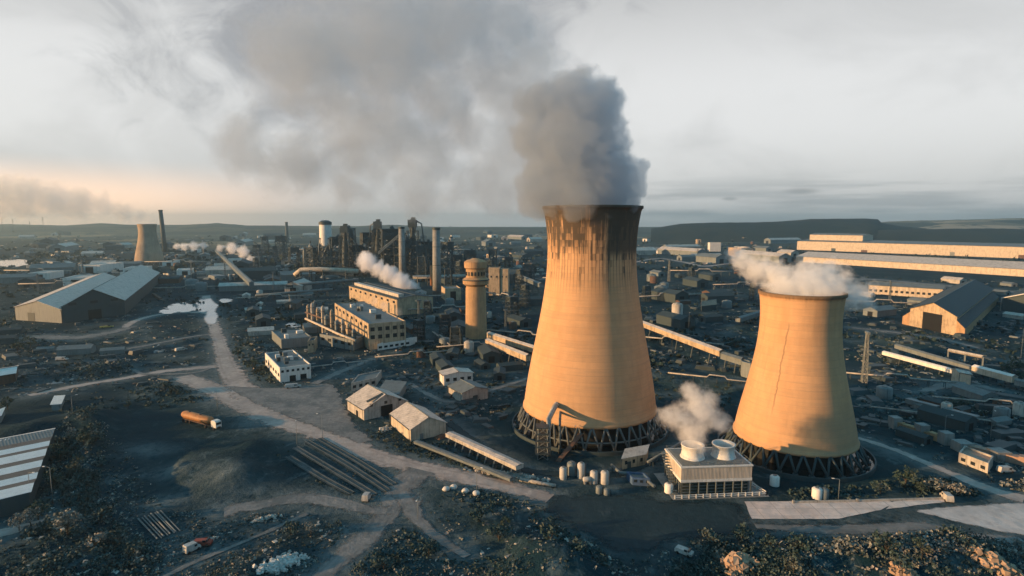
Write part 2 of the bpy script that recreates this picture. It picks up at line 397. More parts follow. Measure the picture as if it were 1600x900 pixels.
BT = Vector((30.5, 221, 0)); ST = Vector((98.8, 195, 0))
M['tower_big'] = tower_mat('big_tower_concrete', 86, 'big')
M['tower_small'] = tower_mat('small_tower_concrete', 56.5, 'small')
cooling_tower('cooling_tower', 'tall sunlit concrete cooling tower with soot-black ribbed rim, big smoke plume above', BT,
              [(8, 25.8), (17, 24.6), (30, 22.3), (42, 20.0), (54, 17.9), (64, 16.9), (73, 17.0), (86, 18.7)], 86.2, 8, 34, 30.5,
              M['tower_big'], M['leg'], M['dark_clad'], 0.35, 27.8)
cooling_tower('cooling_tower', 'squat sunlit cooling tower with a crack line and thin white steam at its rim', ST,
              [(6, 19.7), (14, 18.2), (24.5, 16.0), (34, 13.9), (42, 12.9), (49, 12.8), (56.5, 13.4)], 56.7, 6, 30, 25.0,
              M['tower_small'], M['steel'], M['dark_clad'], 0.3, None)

# ------------------------------------------------------------------ buildings
def V2(v): return Vector((v[0], v[1]))
def windows(root, p, q, z0, z1, n, out, frac=0.5, m='glass', name='window'):
    p, q = V2(p), V2(q); d = (q - p); L = d.length; d /= L
    for i in range(n):
        c = p + d * (L * (i + 0.5) / n) + out * 0.03
        w = L / n * frac
        MB().box((c.x, c.y, (z0 + z1) / 2), (w, 0.16, z1 - z0), math.atan2(d.y, d.x)).build(name, M[m], root)

def building(name, label, cat, A, B, D, he, hr=None, ridge=None, wall='grey_clad', roof='roof_grey', eave=0.5,
             doors=(), wins=(), extras=None, group=None, parapet=0.6, z0=-0.3, stripe=None):
    """A-B is the front edge on the ground, D the way back; gable roof along D or AB, or a flat roof"""
    A, B, D = V2(A), V2(B), V2(D)
    a, b, c, d = A, B, B + D, A + D
    ctr = (a + b + c + d) / 4
    root = thing(name, label, cat, (ctr.x, ctr.y, 0), group)
    FLAT_POLY.append([tuple(a), tuple(b), tuple(c), tuple(d)])
    e = (b - a).normalized(); f = D.normalized()
    w = MB()
    def q(p1, p2, h1, h2): w.add([(p1.x, p1.y, z0), (p2.x, p2.y, z0), (p2.x, p2.y, h2), (p1.x, p1.y, h1)], [(0, 1, 2, 3)])
    q(a, b, he, he); q(b, c, he, he); q(c, d, he, he); q(d, a, he, he)
    rf = MB()
    if ridge == 'D':
        m1, m2 = (a + b) / 2, (c + d) / 2
        w.add([(a.x, a.y, he), (b.x, b.y, he), (m1.x, m1.y, hr)], [(0, 1, 2)])
        w.add([(c.x, c.y, he), (d.x, d.y, he), (m2.x, m2.y, hr)], [(0, 1, 2)])
        sl = (hr - he) / ((b - a).length / 2)
        for p1, p2, s in ((a, d, -1), (b, c, 1)):
            o1 = p1 + e * s * eave - f * eave; o2 = p2 + e * s * eave + f * eave
            r1 = m1 - f * eave; r2 = m2 + f * eave
            ze = he - sl * eave + 0.22
            rf.slab([(o1.x, o1.y, ze), (r1.x, r1.y, hr + 0.22), (r2.x, r2.y, hr + 0.22), (o2.x, o2.y, ze)], 0.2)
    elif ridge == 'AB':
        m1, m2 = (a + d) / 2, (b + c) / 2
        w.add([(d.x, d.y, he), (a.x, a.y, he), (m1.x, m1.y, hr)], [(0, 1, 2)])
        w.add([(b.x, b.y, he), (c.x, c.y, he), (m2.x, m2.y, hr)], [(0, 1, 2)])
        sl = (hr - he) / (D.length / 2)
        for p1, p2, s in ((a, b, -1), (d, c, 1)):
            o1 = p1 + f * s * eave - e * eave; o2 = p2 + f * s * eave + e * eave
            r1 = m1 - e * eave; r2 = m2 + e * eave
            ze = he - sl * eave + 0.22
            rf.slab([(o1.x, o1.y, ze), (r1.x, r1.y, hr + 0.22), (r2.x, r2.y, hr + 0.22), (o2.x, o2.y, ze)], 0.2)
    elif ridge == 'mono':      # one slope rising to the back
        w.add([(b.x, b.y, he), (c.x, c.y, he), (c.x, c.y, hr)], [(0, 1, 2)]); w.add([(d.x, d.y, he), (a.x, a.y, he), (d.x, d.y, hr)], [(0, 1, 2)])
        w.add([(c.x, c.y, he), (d.x, d.y, he), (d.x, d.y, hr), (c.x, c.y, hr)], [(0, 1, 2, 3)])
        rf.slab([(a.x - e.x * eave, a.y - e.y * eave, he + .2), (b.x + e.x * eave, b.y + e.y * eave, he + .2), (c.x + e.x * eave, c.y + e.y * eave, hr + .2), (d.x - e.x * eave, d.y - e.y * eave, hr + .2)], 0.18)
    else:
        k = 0.45
        i4 = [a + (e + f) * k, b + (f - e) * k, c - (e + f) * k, d + (e - f) * k]
        rf.slab([(p.x, p.y, he - parapet) for p in i4], 0.3)
        for p1, p2, i1, i2 in ((a, b, i4[0], i4[1]), (b, c, i4[1], i4[2]), (c, d, i4[2], i4[3]), (d, a, i4[3], i4[0])):
            w.add([(p1.x, p1.y, he), (p2.x, p2.y, he), (i2.x, i2.y, he), (i1.x, i1.y, he)], [(0, 1, 2, 3)])
            w.add([(i1.x, i1.y, he), (i2.x, i2.y, he), (i2.x, i2.y, he - parapet), (i1.x, i1.y, he - parapet)], [(0, 1, 2, 3)])
    w.build('wall', M[wall], root); rfo = rf.build('roof', M[roof], root)
    if ridge in ('D', 'AB') and he > 3.9 and label != 'x':
        if ridge == 'D': rr_, ee_ = (m1 - f * eave, m2 + f * eave), ((a - e * (eave + .1), d - e * (eave + .1)), (b + e * (eave + .1), c + e * (eave + .1)))
        else: rr_, ee_ = (m1 - e * eave, m2 + e * eave), ((a - f * (eave + .1), b - f * (eave + .1)), (d + f * (eave + .1), c + f * (eave + .1)))
        MB().tube([tuple(rr_[0]) + (hr + .24,), tuple(rr_[1]) + (hr + .24,)], .22, 6).build('ridge_cap', M['steel_mid'], rfo)
        for g0, g1 in ee_:
            MB().tube([tuple(g0) + (he - .1,), tuple(g1) + (he - .1,)], .16, 6).build('gutter', M['steel'], rfo)
            for gp in (g0, g1): MB().tube([tuple(gp) + (he - .1,), tuple(gp.lerp((a + c) / 2, .02)) + (0,)], .1, 5).build('downpipe', M['steel'], root)
    sides = {'AB': (a, b, -f), 'BC': (b, c, e), 'DA': (a, d, -e), 'CD': (d, c, f)}
    for side, t, wd, h, mm in doors:
        p1, p2, out = sides[side]; u = (p2 - p1).normalized(); cc = p1 + (p2 - p1) * t + out * 0.02
        MB().box((cc.x, cc.y, h / 2 - .05), (wd, 0.2, h), math.atan2(u.y, u.x)).build('door', M[mm], root)
    for side, zz0, zz1, n, fr in wins:
        p1, p2, out = sides[side]; windows(root, p1, p2, zz0, zz1, n, out, fr)
    if extras: extras(root, a, b, c, d, e, f, he, hr)
    return root

def rect3(Apx, Bpx, Cpx):
    """three ground pixels: A, near corner B, C -> A, B and a depth vector square to AB"""
    A, B, C = P(*Apx), P(*Bpx), P(*Cpx)
    u = V2(A - B); v = V2(C - B); un = u.normalized()
    v = v - un * v.dot(un)
    return V2(A), V2(B), v

def roof_vents(n, mat='steel_mid', size=1.6, names='roof_vent'):
    def f_(root, a, b, c, d, e, f, he, hr):
        for i in range(n):
            s, t = 0.15 + 0.7 * rnd.random(), 0.15 + 0.7 * rnd.random()
            p = a + (b - a) * s + (d - a) * t
            h = size * rnd.uniform(0.6, 1.5)
            MB().box((p.x, p.y, he - 0.6 + h / 2), (size * rnd.uniform(.7, 1.8), size * rnd.uniform(.7, 1.8), h), math.atan2(e.y, e.x)).build(names, M[rnd.choice([mat, 'white', 'steel'])], root)
    return f_

# white barn and its neighbours
A, B, D = rect3((543, 640), (569, 657), (632, 640))
hB = Zat(B.x, B.y, 640)
building('white_barn', 'white gabled barn with a black door below pale roof, beside the dirt road', 'barn', A, B, D, hB, hB + 4.6, 'AB',
         'pale_concrete', 'roof_pale', doors=[('BC', 0.52, 5.2, 4.6, 'opening'), ('AB', 0.6, 2.2, 2.4, 'opening')], wins=[('BC', hB + .6, hB + 1.8, 3, 0.2)],
         extras=lambda root, a, b, c, d, e, f, he, hr: MB().slab([tuple(b + f * 2.0 - e * 0.6) + (hr - 2.1,), tuple(b + f * (f.dot(c - b) * .47) - e * 0.6) + (hr - .02,), tuple(b + f * (f.dot(c - b) * .47) - e * 2.2) + (hr + .3,), tuple(b + f * 2.0 - e * 2.2) + (hr - 1.9,)], 0.12).build('roof_patch', M['roof_dark'], root))
A, B, D = rect3((611, 664), (642, 690), (685, 670))
hB = Zat(B.x, B.y, 671)
building('cream_shed', 'cream gabled shed with plain walls standing right beside the curving dirt road', 'shed', A, B, D, hB, hB + 3.4, 'AB', 'cream', 'roof_pale',
         doors=[('BC', 0.3, 1.4, 2.3, 'grey_clad')])
building('lean_to_shed', 'small pale flat annex behind the white barn', 'annex', V2(P(549, 612)), V2(P(588, 603)), V2(P(560, 598) - P(549, 612)), 4.2, None, None, 'pale_concrete', 'roof_grey', wins=[('AB', 1.4, 2.8, 4, 0.5)])
building('lean_to_shed', 'low grey mono-pitch shed adjoining the white barn', 'shed', V2(P(590, 625)), V2(P(622, 628)), V2(P(606, 606) - P(592, 622)), 3.4, 4.6, 'mono', 'grey_clad', 'roof_grey')
A, B, D = rect3((415, 572), (438, 598), (485, 590))
hB = Zat(B.x, B.y, 575)
building('office_block', 'low white flat-roofed block with cluttered roof beside the junction', 'building', A, B, D, hB, None, None, 'white', 'roof_grey',
         doors=[('BC', 0.4, 3, 3, 'opening'), ('BC', 0.75, 3, 3, 'opening')], wins=[('AB', 2.6, 4.2, 6, 0.5), ('BC', hB - 2.6, hB - 1.4, 6, 0.5)], extras=roof_vents(8, size=1.8))
A, B, D = rect3((425, 530), (440, 545), (482, 536))
building('flat_store', 'grey flat-roofed store with white roof boxes behind the white block', 'building', A, B, D, 6, None, None, 'grey_clad', 'roof_grey', extras=roof_vents(3, 'white', 2.6))
building('orange_turret', 'narrow sunlit tan stair tower at the corner of the white block', 'tower', V2(P(481, 552)), V2(P(492, 550)), V2(P(493, 545) - P(492, 550)) + Vector((0, 4)), 7.5, None, None, 'tan', 'roof_dark', wins=[('AB', 4.5, 5.6, 2, 0.4)])
A, B, D = rect3((701, 618), (722, 630), (752, 617))
building('flat_shed', 'small grey flat-topped shed left of the tall cooling tower', 'shed', A, B, D, 4.6, 6.4, 'AB', 'pale_concrete', 'roof_grey', doors=[('BC', .5, 2.5, 2.6, 'dark_clad')])
A, B, D = rect3((687, 596), (694, 603), (729, 590))
building('white_edged_shed', 'dark shed with white end wall and white eaves, behind the grey shed', 'shed', A, B, D, 5.2, 6.4, 'AB', 'white', 'roof_pale', wins=[('BC', 2.0, 3.6, 4, 0.5)])

# coke plant blocks
A, B, D = rect3((546, 467), (621, 493), (660, 483))
D = D.normalized() * 34
hB = Zat(B.x, B.y, 468)
building('plant_block', 'long tan sunlit plant block with dark roof, white steam rising behind', 'building', A, B, D, hB, hB + 2.5, 'AB', 'tan', 'roof_dark', doors=[('AB', 0.85, 4, 9, 'dark_clad'), ('AB', 0.96, 3, 9, 'dark_clad')],
         wins=[('AB', hB - 4, hB - 2, 9, 0.35)],
         extras=lambda root, a, b, c, d, e, f, he, hr: MB().prism([tuple(a + f * 4 + (b - a) * .04), tuple(b + f * 4 - (b - a) * .05), tuple(b + f * 9 - (b - a) * .05), tuple(a + f * 9 + (b - a) * .04)], he + .2, he + 3.6).build('roof_monitor', M['roof_pale'], root))
A, B, D = rect3((524, 506), (577, 547), (634, 531))
hB = Zat(B.x, B.y, 506)
building('plant_block', 'tall tan plant block with grey front and white awning, nearest of the coke plant', 'building', A, B, D.normalized() * 24, hB, None, None, 'tan', 'roof_grey',
         wins=[('BC', hB - 5, hB - 2.5, 5, 0.55), ('BC', hB - 10, hB - 7.5, 5, 0.55), ('AB', hB - 4, hB - 2, 8, 0.4)],
         extras=roof_vents(9, size=2.4))
building('white_canopy', 'white flat canopy at the foot of the nearest coke plant block', 'canopy', V2(P(590, 548)), V2(P(641, 540)), Vector((3, 9)), 4.2, None, None, 'white', 'roof_pale', wins=[('AB', 1.2, 2.6, 6, 0.6)])
building('plant_annex', 'low flat annex with pipes beneath the tan coke plant', 'building', V2(P(500, 538)), V2(P(552, 548)), Vector((4, 14)), 7, None, None, 'grey_clad', 'roof_grey', wins=[('AB', 3, 5, 5, 0.5)], extras=roof_vents(5))

# left warehouse, two bays
W1, W2, W3 = P(25, 500), P(97, 505), P(196, 492)
Dv = (V2(P(190, 447)) - V2(W2)) * 0.97
building('warehouse_bay', 'wide pale-roofed warehouse bay, outermost of the twin warehouse by the road', 'warehouse', V2(W1), V2(W2), Dv, 11, 17, 'D', 'grey_clad', 'roof_pale', doors=[('AB', .35, 8, 7, 'dark_clad')], eave=1.0)
dd = (V2(W3) - V2(W2)).normalized() * 0.4
building('warehouse_bay', 'higher grey warehouse bay with a bright sunlit roof slope and dark front', 'warehouse', V2(W2) + dd, V2(W3), Dv * 1.06, 13, 25, 'D', 'dark_clad', 'roof_pale', doors=[('AB', .5, 10, 8, 'opening')], eave=1.0,
         wins=[('AB', 13.4, 15.4, 3, 0.35)])
building('store_shed', 'small white-fronted shed at the picture edge, below the warehouse', 'shed', V2(P(-14, 604)), V2(P(25, 597)), V2(P(29, 585) - P(25, 597)), 4.6, 6.0, 'AB', 'rust', 'white')
building('kiosk', 'little white roofed hut on the bank above the striped shed', 'hut', V2(P(81, 642)), V2(P(95, 641)), V2(P(101, 628) - P(95, 641)), 2.6, 3.0, 'mono', 'grey_clad', 'white')
building('kiosk', 'white hut cut by the frame edge, near the striped shed', 'hut', V2(P(-8, 664)), V2(P(2, 660)), V2(P(8, 648) - P(2, 660)), 2.6, 3.0, 'mono', 'grey_clad', 'white')

# striped multi-ridge shed
def striped():
    B0, B1 = P(86, 690), P(48, 796)
    u = V2(P(0, 707) - P(84, 690)).normalized()          # along the ridges, towards the picture edge
    n = 6; Dn = (V2(B1) - V2(B0)) / n
    L = 46.0
    root = thing('striped_shed', 'long shed of parallel ridges striped white and grey at the frame edge', 'shed', (B0.x, B0.y, 0))
    FLAT_POLY.append([tuple(V2(B0)), tuple(V2(B0) + u * L), tuple(V2(B1) + u * L), tuple(V2(B1))])
    he = 5.0
    for i in range(n):
        p = V2(B0) + Dn * i; q = V2(B0) + Dn * (i + 1); m = p + Dn * (0.18 if i == 0 else 0.52 + .1 * math.sin(i * 2.1))
        # grey slope (away), white slope (towards the camera)
        hr_ = he + (.3 if i == 0 else .45)
        mb = MB(); mb.add([(p.x, p.y, -.3), (q.x, q.y, -.3), (q.x, q.y, he), (m.x, m.y, hr_), (p.x, p.y, he)], [(4, 3, 2, 1, 0)])
        if i == 0: mb.add([(p.x, p.y, -.3), (p.x, p.y, he), tuple(p + u * L) + (he,), tuple(p + u * L) + (-.3,)], [(0, 1, 2, 3)])
        if i == n - 1: mb.add([(q.x, q.y, -.3), (q.x, q.y, he), tuple(q + u * L) + (he,), tuple(q + u * L) + (-.3,)], [(0, 1, 2, 3)])
        mb.build('wall', M['dark_clad'], root)
        e = -u * 0.5
        w1, w2 = p + e, p + u * L
        k1, k2 = m + e, m + u * L
        g1, g2 = q + e, q + u * L
        rf = MB(); rf.slab([tuple(w1) + (he + .1,), tuple(k1) + (hr_ + .1,), tuple(k2) + (hr_ + .1,), tuple(w2) + (he + .1,)], .15)
        rs = rf.build('roof', M['white_roof' if i == 0 else 'roof_stripe'], root); rs['label'] = 'white edge strip' if i == 0 else 'dark grey roof slope'
        rf = MB(); rf.slab([tuple(k1) + (hr_ + .1,), tuple(g1) + (he + .1,), tuple(g2) + (he + .1,), tuple(k2) + (hr_ + .1,)], .15)
        rs = rf.build('roof', M['white_roof' if i else 'roof_grey'], root); rs['label'] = 'white sheeted roof slope' if i else 'grey roof slope'
        if i == 0:      # the worn, unreadable pale painted marks on the first grey slope
            nn = (V2(q) - V2(m)); sl = (he - hr_) / nn.length; nd = nn.normalized()
            mk = MB(); x = 21.0
            r2 = random.Random(3)
            for ch in range(5):
                for st in ((0, 0, .25, 1.2), (.0, 0, .9, .25), (.65, .1, .25, .9), (0, .9, .8, .25)):
                    if r2.random() < .72:
                        s0, t0 = x - st[0] * 1.3, 1.2 + st[1] * 1.2
                        cs = [(s0, t0), (s0 - st[2] * 1.3, t0), (s0 - st[2] * 1.3, t0 + st[3] * 1.2), (s0, t0 + st[3] * 1.2)]
                        mk.add([tuple(m + u * s_ + nd * t_) + (hr_ + .13 + sl * t_,) for s_, t_ in cs], [(0, 1, 2, 3)])
                x -= 2.0
            mk.build('roof_lettering', M['white'], rs)
M['roof_stripe'] = weathered('dark_roof_stripe', (.10, .095, .09), .7, streak=.2, blotch=.3)
M['white_roof'] = weathered('white_roof_sheets', (0.78, 0.78, 0.77), 0.5, streak=0.15, blotch=0.12)
striped()

# right side: long warehouses
A, B = V2(P(1245, 390)), V2(P(1700, 408)); e = (B - A).normalized(); f = Vector((-e.y, e.x))
building('long_warehouse', 'very long cream-fronted warehouse with pale roof on the horizon side', 'warehouse', A, B, f * 150, Zat(A.x, A.y, 376.5), Zat(A.x, A.y, 376.5) + 5, 'AB', 'tan_lit' if 'tan_lit' in M else 'cream', 'roof_grey',
         doors=[('AB', .30, 16, 6, 'rust'), ('AB', .17, 12, 8, 'dark_clad'), ('AB', .62, 10, 9, 'grey_clad'), ('AB', .83, 14, 8, 'rust')], eave=1)
A2 = A + e * 15 + f * 40
building('tall_mill_hall', 'cream mill hall rising behind the long cream warehouse', 'warehouse', A2, A2 + e * 150, f * 60, Zat(A2.x, A2.y, 366.5), Zat(A2.x, A2.y, 366.5) + 4, 'AB', 'cream', 'roof_grey', eave=1)
A, B = V2(P(1244, 409)), V2(P(1700, 439)); e = (B - A).normalized(); f = Vector((-e.y, e.x))
building('long_low_store', 'very long low store with sunlit cream wall standing before the long cream warehouse', 'warehouse', A, B, f * 75, 11, 20, 'AB', 'cream', 'roof_pale', eave=1)
A, B = V2(P(1356, 459)), V2(P(1474, 467)); e = (B - A).normalized(); f = Vector((-e.y, e.x))
building('low_workshop', 'low cream workshop with a row of windows, behind the open gabled shed', 'workshop', A, B, f * 24, Zat(A.x, A.y, 445), Zat(A.x, A.y, 445) + 3, 'AB', 'cream', 'roof_grey', wins=[('AB', 3, 5.5, 14, 0.55)])
A, B = P(1404, 509), P(1511, 524)
hs = Zat((A.x + B.x) / 2, (A.y + B.y) / 2, 473); hl = Zat(A.x, A.y, 482)
Dv = V2(P(1527, 437, hs) - P(1464, 473, hs))
def lean(root, a, b, c, d, e, f, he, hr):
    for p, s in ((a, -1), (b, 1)):
        o = p + e * s * 7
        mb = MB(); mb.add([(p.x, p.y, -.3), (o.x, o.y, -.3), (o.x, o.y, he * .45), (p.x, p.y, he * .8)], [(0, 1, 2, 3)])
        o2 = o + (d - a); p2 = p + (d - a)
        mb.add([(o.x, o.y, -.3), (o2.x, o2.y, -.3), (o2.x, o2.y, he * .45), (o.x, o.y, he * .45)], [(0, 1, 2, 3)])
        an = mb.build('side_aisle', M['orange_brick'], root)
        MB().slab([(p.x, p.y, he * .8 + .2), (o.x, o.y, he * .45 + .2), (o2.x, o2.y, he * .45 + .2), (p2.x, p2.y, he * .8 + .2)], .2).build('aisle_roof', M['roof_dark'], an)
building('gabled_shed', 'big gabled shed with sunlit tan end wall and a large black doorway', 'shed', V2(A) + Vector((9, 1)), V2(B) - Vector((9, 1)), Dv, hl, hs, 'D', 'tan', 'roof_dark', doors=[('AB', .5, 17, hl * .95, 'opening')], extras=lean, eave=1.2)
A = V2(P(1566, 487)); B = V2(P(1680, 500)); 
building('gabled_shed', 'dark gabled shed with one pale verge at the far edge of the yard', 'shed', A, B, V2(P(1590, 455, 15) - P(1560, 470, 15)) * 1.2, 12, 21, 'D', 'dark_clad', 'roof_dark', eave=1.2,
         extras=lambda root, a, b, c, d, e, f, he, hr: MB().tube([tuple(a - e * 1.3 - f * 1.3) + (0,), tuple(a - e * 1.3 - f * 1.3) + (he + .4,), tuple((a + b) / 2 - f * 1.3) + (hr + .5,)], .5, 6).build('verge', M['white'], root))
building('brick_hut', 'small tan gabled hut among the scrub by the pale side road', 'hut', V2(P(1497, 722)), V2(P(1543, 740)), V2(P(1551, 728) - P(1543, 740)), Zat(P(1543, 740).x, P(1543, 740).y, 724), None, 'AB' if False else None, 'pale_concrete', 'roof_pink', wins=[('AB', .9, 2.0, 3, 0.45)])
building('cabin', 'small pink-roofed cabin behind the gap between the cooling towers', 'cabin', V2(P(1096, 487)), V2(P(1119, 484)), Vector((4, 14)), 5, 8.5, 'AB', 'dark_clad', 'roof_pink')
building('white_cube_house', 'pale cube-like block far behind the gap between cooling towers', 'building', V2(P(1109, 393)), V2(P(1126, 393)), Vector((0, 18)), Zat(P(1117, 393).x, P(1117, 393).y, 379), None, None, 'white', 'roof_pale')

# fan cooler building
def fan_cooler():
    A, B = V2(P(1063, 776)), V2(P(1174, 772))
    e = (B - A).normalized(); f = Vector((-e.y, e.x)); Dp = 14.0
    H = Zat(A.x, A.y, 730); zm = H * .47
    c = (A + B) / 2 + f * Dp / 2
    root = thing('fan_cooler', 'cream box-shaped fan cooler with two white fan stacks and steam', 'cooling unit', (c.x, c.y, 0))
    q = [A, B, B + f * Dp, A + f * Dp]; FLAT_POLY.append([tuple(p) for p in q])
    Lq = lambda k: [tuple(A + e * k + f * k), tuple(B - e * k + f * k), tuple(B - e * k + f * (Dp - k)), tuple(A + e * k + f * (Dp - k))]
    MB().prism(Lq(.9), -.2, zm).build('louvre_wall', M['opening2'], root)
    rz = math.atan2(e.y, e.x)
    W = (B - A).length
    for p0, dr, ln in ((A, e, W), (B, f, Dp), (A, f, Dp), (A + f * Dp, e, W)):
        for i in range(9):
            p = p0 + dr * (ln * i / 8)
            p = p + ((c - p).normalized() * .25)
            MB().box((p.x, p.y, zm / 2), (.3, .3, zm), rz).build('post', M['steel_mid'], root)
    mb = MB()
    for i in range(4): mb.prism(Lq(.55), .8 + i * zm / 4.4, .95 + i * zm / 4.4)
    mb.build('louvre_slats', M['steel_mid'], root)
    MB().prism(Lq(0), zm, zm + .8).build('cladding', M['white'], root)
    MB().prism(Lq(.12), zm + .8, H - .35).build('cladding', M['cooler_clad'], root)
    MB().prism(Lq(-.15), H - .35, H).build('cladding', M['white'], root)
    MB().prism(Lq(.6), H, H + .12).build('roof', M['roof_grey'], root)
    for t in (.28, .73):
        p = A + e * W * t + f * Dp * .5
        MB().lathe([(3.7, 0), (3.35, .6), (3.15, 1.8), (3.3, 3.6), (3.45, 3.65), (3.45, 3.9), (3.05, 3.9), (2.9, 1.8), (3.1, .05), (0.01, .05)], (p.x, p.y, H + .1), 40).build('fan_stack', M['white'], root)
        fb = MB()
        for k in range(6):
            a = k * math.pi / 3
            u = Vector((math.cos(a), math.sin(a))); v = Vector((-u.y, u.x))
            fb.slab([(p.x + u.x * .3 + v.x * .3, p.y + u.y * .3 + v.y * .3, H + 2.1), (p.x + u.x * 2.7 + v.x * .35, p.y + u.y * 2.7 + v.y * .35, H + 2.0), (p.x + u.x * 2.7 - v.x * .35, p.y + u.y * 2.7 - v.y * .35, H + 1.8), (p.x + u.x * .3 - v.x * .3, p.y + u.y * .3 - v.y * .3, H + 1.8)], .08)
        fb.cyl((p.x, p.y, H + 1.5), .5, .9, 10); fb.build('fan', M['steel'], root)
    # roof railing
    rl = MB()
    ring = Lq(.3)
    for i in range(4):
        p, r_ = Vector(ring[i]), Vector(ring[(i + 1) % 4])
        rl.tube([tuple(p) + (H + 1.1,), tuple(r_) + (H + 1.1,)], .05, 5)
        for k in range(8):
            s = p + (r_ - p) * k / 8; rl.tube([tuple(s) + (H,), tuple(s) + (H + 1.1,)], .05, 5)
    rl.build('roof_railing', M['steel_mid'], root)
    # stair on the left flank
    st = MB()
    for k in range(14):
        p = A - e * 1.1 + f * (Dp * (.1 + .8 * k / 14)); st.box((p.x, p.y, .4 + H * .95 * k / 14), (1.5, 1.1, .18), rz)
    st.build('stair', M['steel_mid'], root)
    # white picket railing round the plinth
    rail = thing('railing', 'white railing round the base of the cream fan cooler', 'railing', (A.x, A.y, 0))
    rp = [A - e * 2.2 - f * 1.5, B + e * 4.0 - f * 1.2, B + e * 2.6 + f * 5]
    rr = MB()
    for p, q_ in zip(rp, rp[1:]):
        for z in (.55, 1.15): rr.tube([tuple(p) + (z,), tuple(q_) + (z,)], .12, 5)
    rr.build('rail', M['white'], rail)
    for p, q_ in zip(rp, rp[1:]):
        n = int((q_ - p).length / 2.0)
        for k in range(n + 1):
            s = p + (q_ - p) * k / n; MB().box((s.x, s.y, .65), (.28, .28, 1.3)).build('post', M['white'], rail)
    MB().prism([tuple(A - e * 2.8 - f * 2), tuple(B + e * 4.5 - f * 2), tuple(B + e * 4.5 + f * (Dp + 2)), tuple(A - e * 2.8 + f * (Dp + 2))], -.3, .1).build('plinth', M['concrete'], rail)
    return c, e, f, A, W, Dp, H
M['opening2'] = weathered('green_dark_louvres', (0.035, 0.05, 0.045), 0.9, streak=0.4, dirt=(0.02, 0.02, 0.02))
M['cooler_clad'] = weathered('cooler_cladding', (0.56, 0.50, 0.43), 0.7, streak=0.4, blotch=0.2, ribs=1.4)
FC = fan_cooler()
# ------------------------------------------------------------------ chimneys, towers, furnaces
def chimney(label, px, py_base, py_top, wpx, mat, lean=(0, 0), cap=True, taper=.8, name='chimney'):
    b = P(px, py_base); r = wpx / 2 / ppm(b); H = Zat(b.x, b.y, py_top)
    root = thing(name, label, 'chimney', b)
    top = Vector((b.x + lean[0], b.y + lean[1], H))
    MB().tube([b + Vector((0, 0, -.3)), b * .5 + top * .5, top], r, 24, r * taper).build('shaft', mat, root)
    if cap:
        MB().lathe([(r * taper * 1.14, -H * .03), (r * taper * 1.14, .3), (r * taper * .8, .3), (r * taper * .8, -1)], top, 24, False).build('rim', M['steel'], root)
        for k in (.45, .72):
            MB().lathe([(r * (1 - (1 - taper) * k) + .1, 0), (r * (1 - (1 - taper) * k) + .35, 0), (r * (1 - (1 - taper) * k) + .35, .5), (r * (1 - (1 - taper) * k) + .1, .5)], b.lerp(top, k), 24, False, True).build('band', M['steel'], root)
    FLAT_DISC.append((b.x, b.y, r + 2))
    return root
chimney('tall grey chimney with sunlit edge beside the ringed water tower', 683, 462, 356, 14, M['concrete'])
chimney('grey chimney rising out of the white steam of the coke plant', 629, 437, 355, 11, M['concrete'])
chimney('thin short grey chimney behind the ringed water tower', 705, 421, 370, 6.5, M['concrete'])
chimney('thin dark chimney standing alone before the far hills', 449, 380, 347, 5, M['steel'])
chimney('slim dark chimney just beside the distant cooling tower', 258, 394, 328, 7, M['steel'], lean=(-5, 0))
chimney('slender pale stack among the blast furnaces', 619, 428, 372, 4, M['steel_mid'])

def far_tower(label, px, py_base, py_top, wb, wt):
    b = P(px, py_base); s = 1 / ppm(b); H = Zat(b.x, b.y, py_top)
    root = thing('cooling_tower', label, 'cooling tower', b)
    k = [(H * .08, wb / 2 * s), (H * .35, wb / 2 * s * .86), (H * .7, wt / 2 * s * .95), (H, wt / 2 * s)]
    pr = smooth_profile(k, 20)
    MB().lathe(pr + [(pr[-1][0] - 1, H), (pr[-1][0] - 1.2, H * .9)], (b.x, b.y, 0), 48).build('shell', M['far_shell'], root)
    for i in range(16):
        a = 2 * math.pi * i / 16; r0 = pr[0][0]
        MB().tube([(b.x + (r0 + 2) * math.cos(a), b.y + (r0 + 2) * math.sin(a), -.2), (b.x + r0 * math.cos(a + .15), b.y + r0 * math.sin(a + .15), H * .085)], .9, 5).build('column', M['steel_mid'], root)
    FLAT_DISC.append((b.x, b.y, pr[0][0] + 4))
M['far_shell'] = weathered('far_tower_concrete', (0.40, 0.31, 0.23), 0.9, streak=.25, blotch=.3, scale=.06)
far_tower('distant cooling tower with a sunlit left flank, trailing cream smoke, beside a slim chimney', 234, 413, 350, 40, 27)

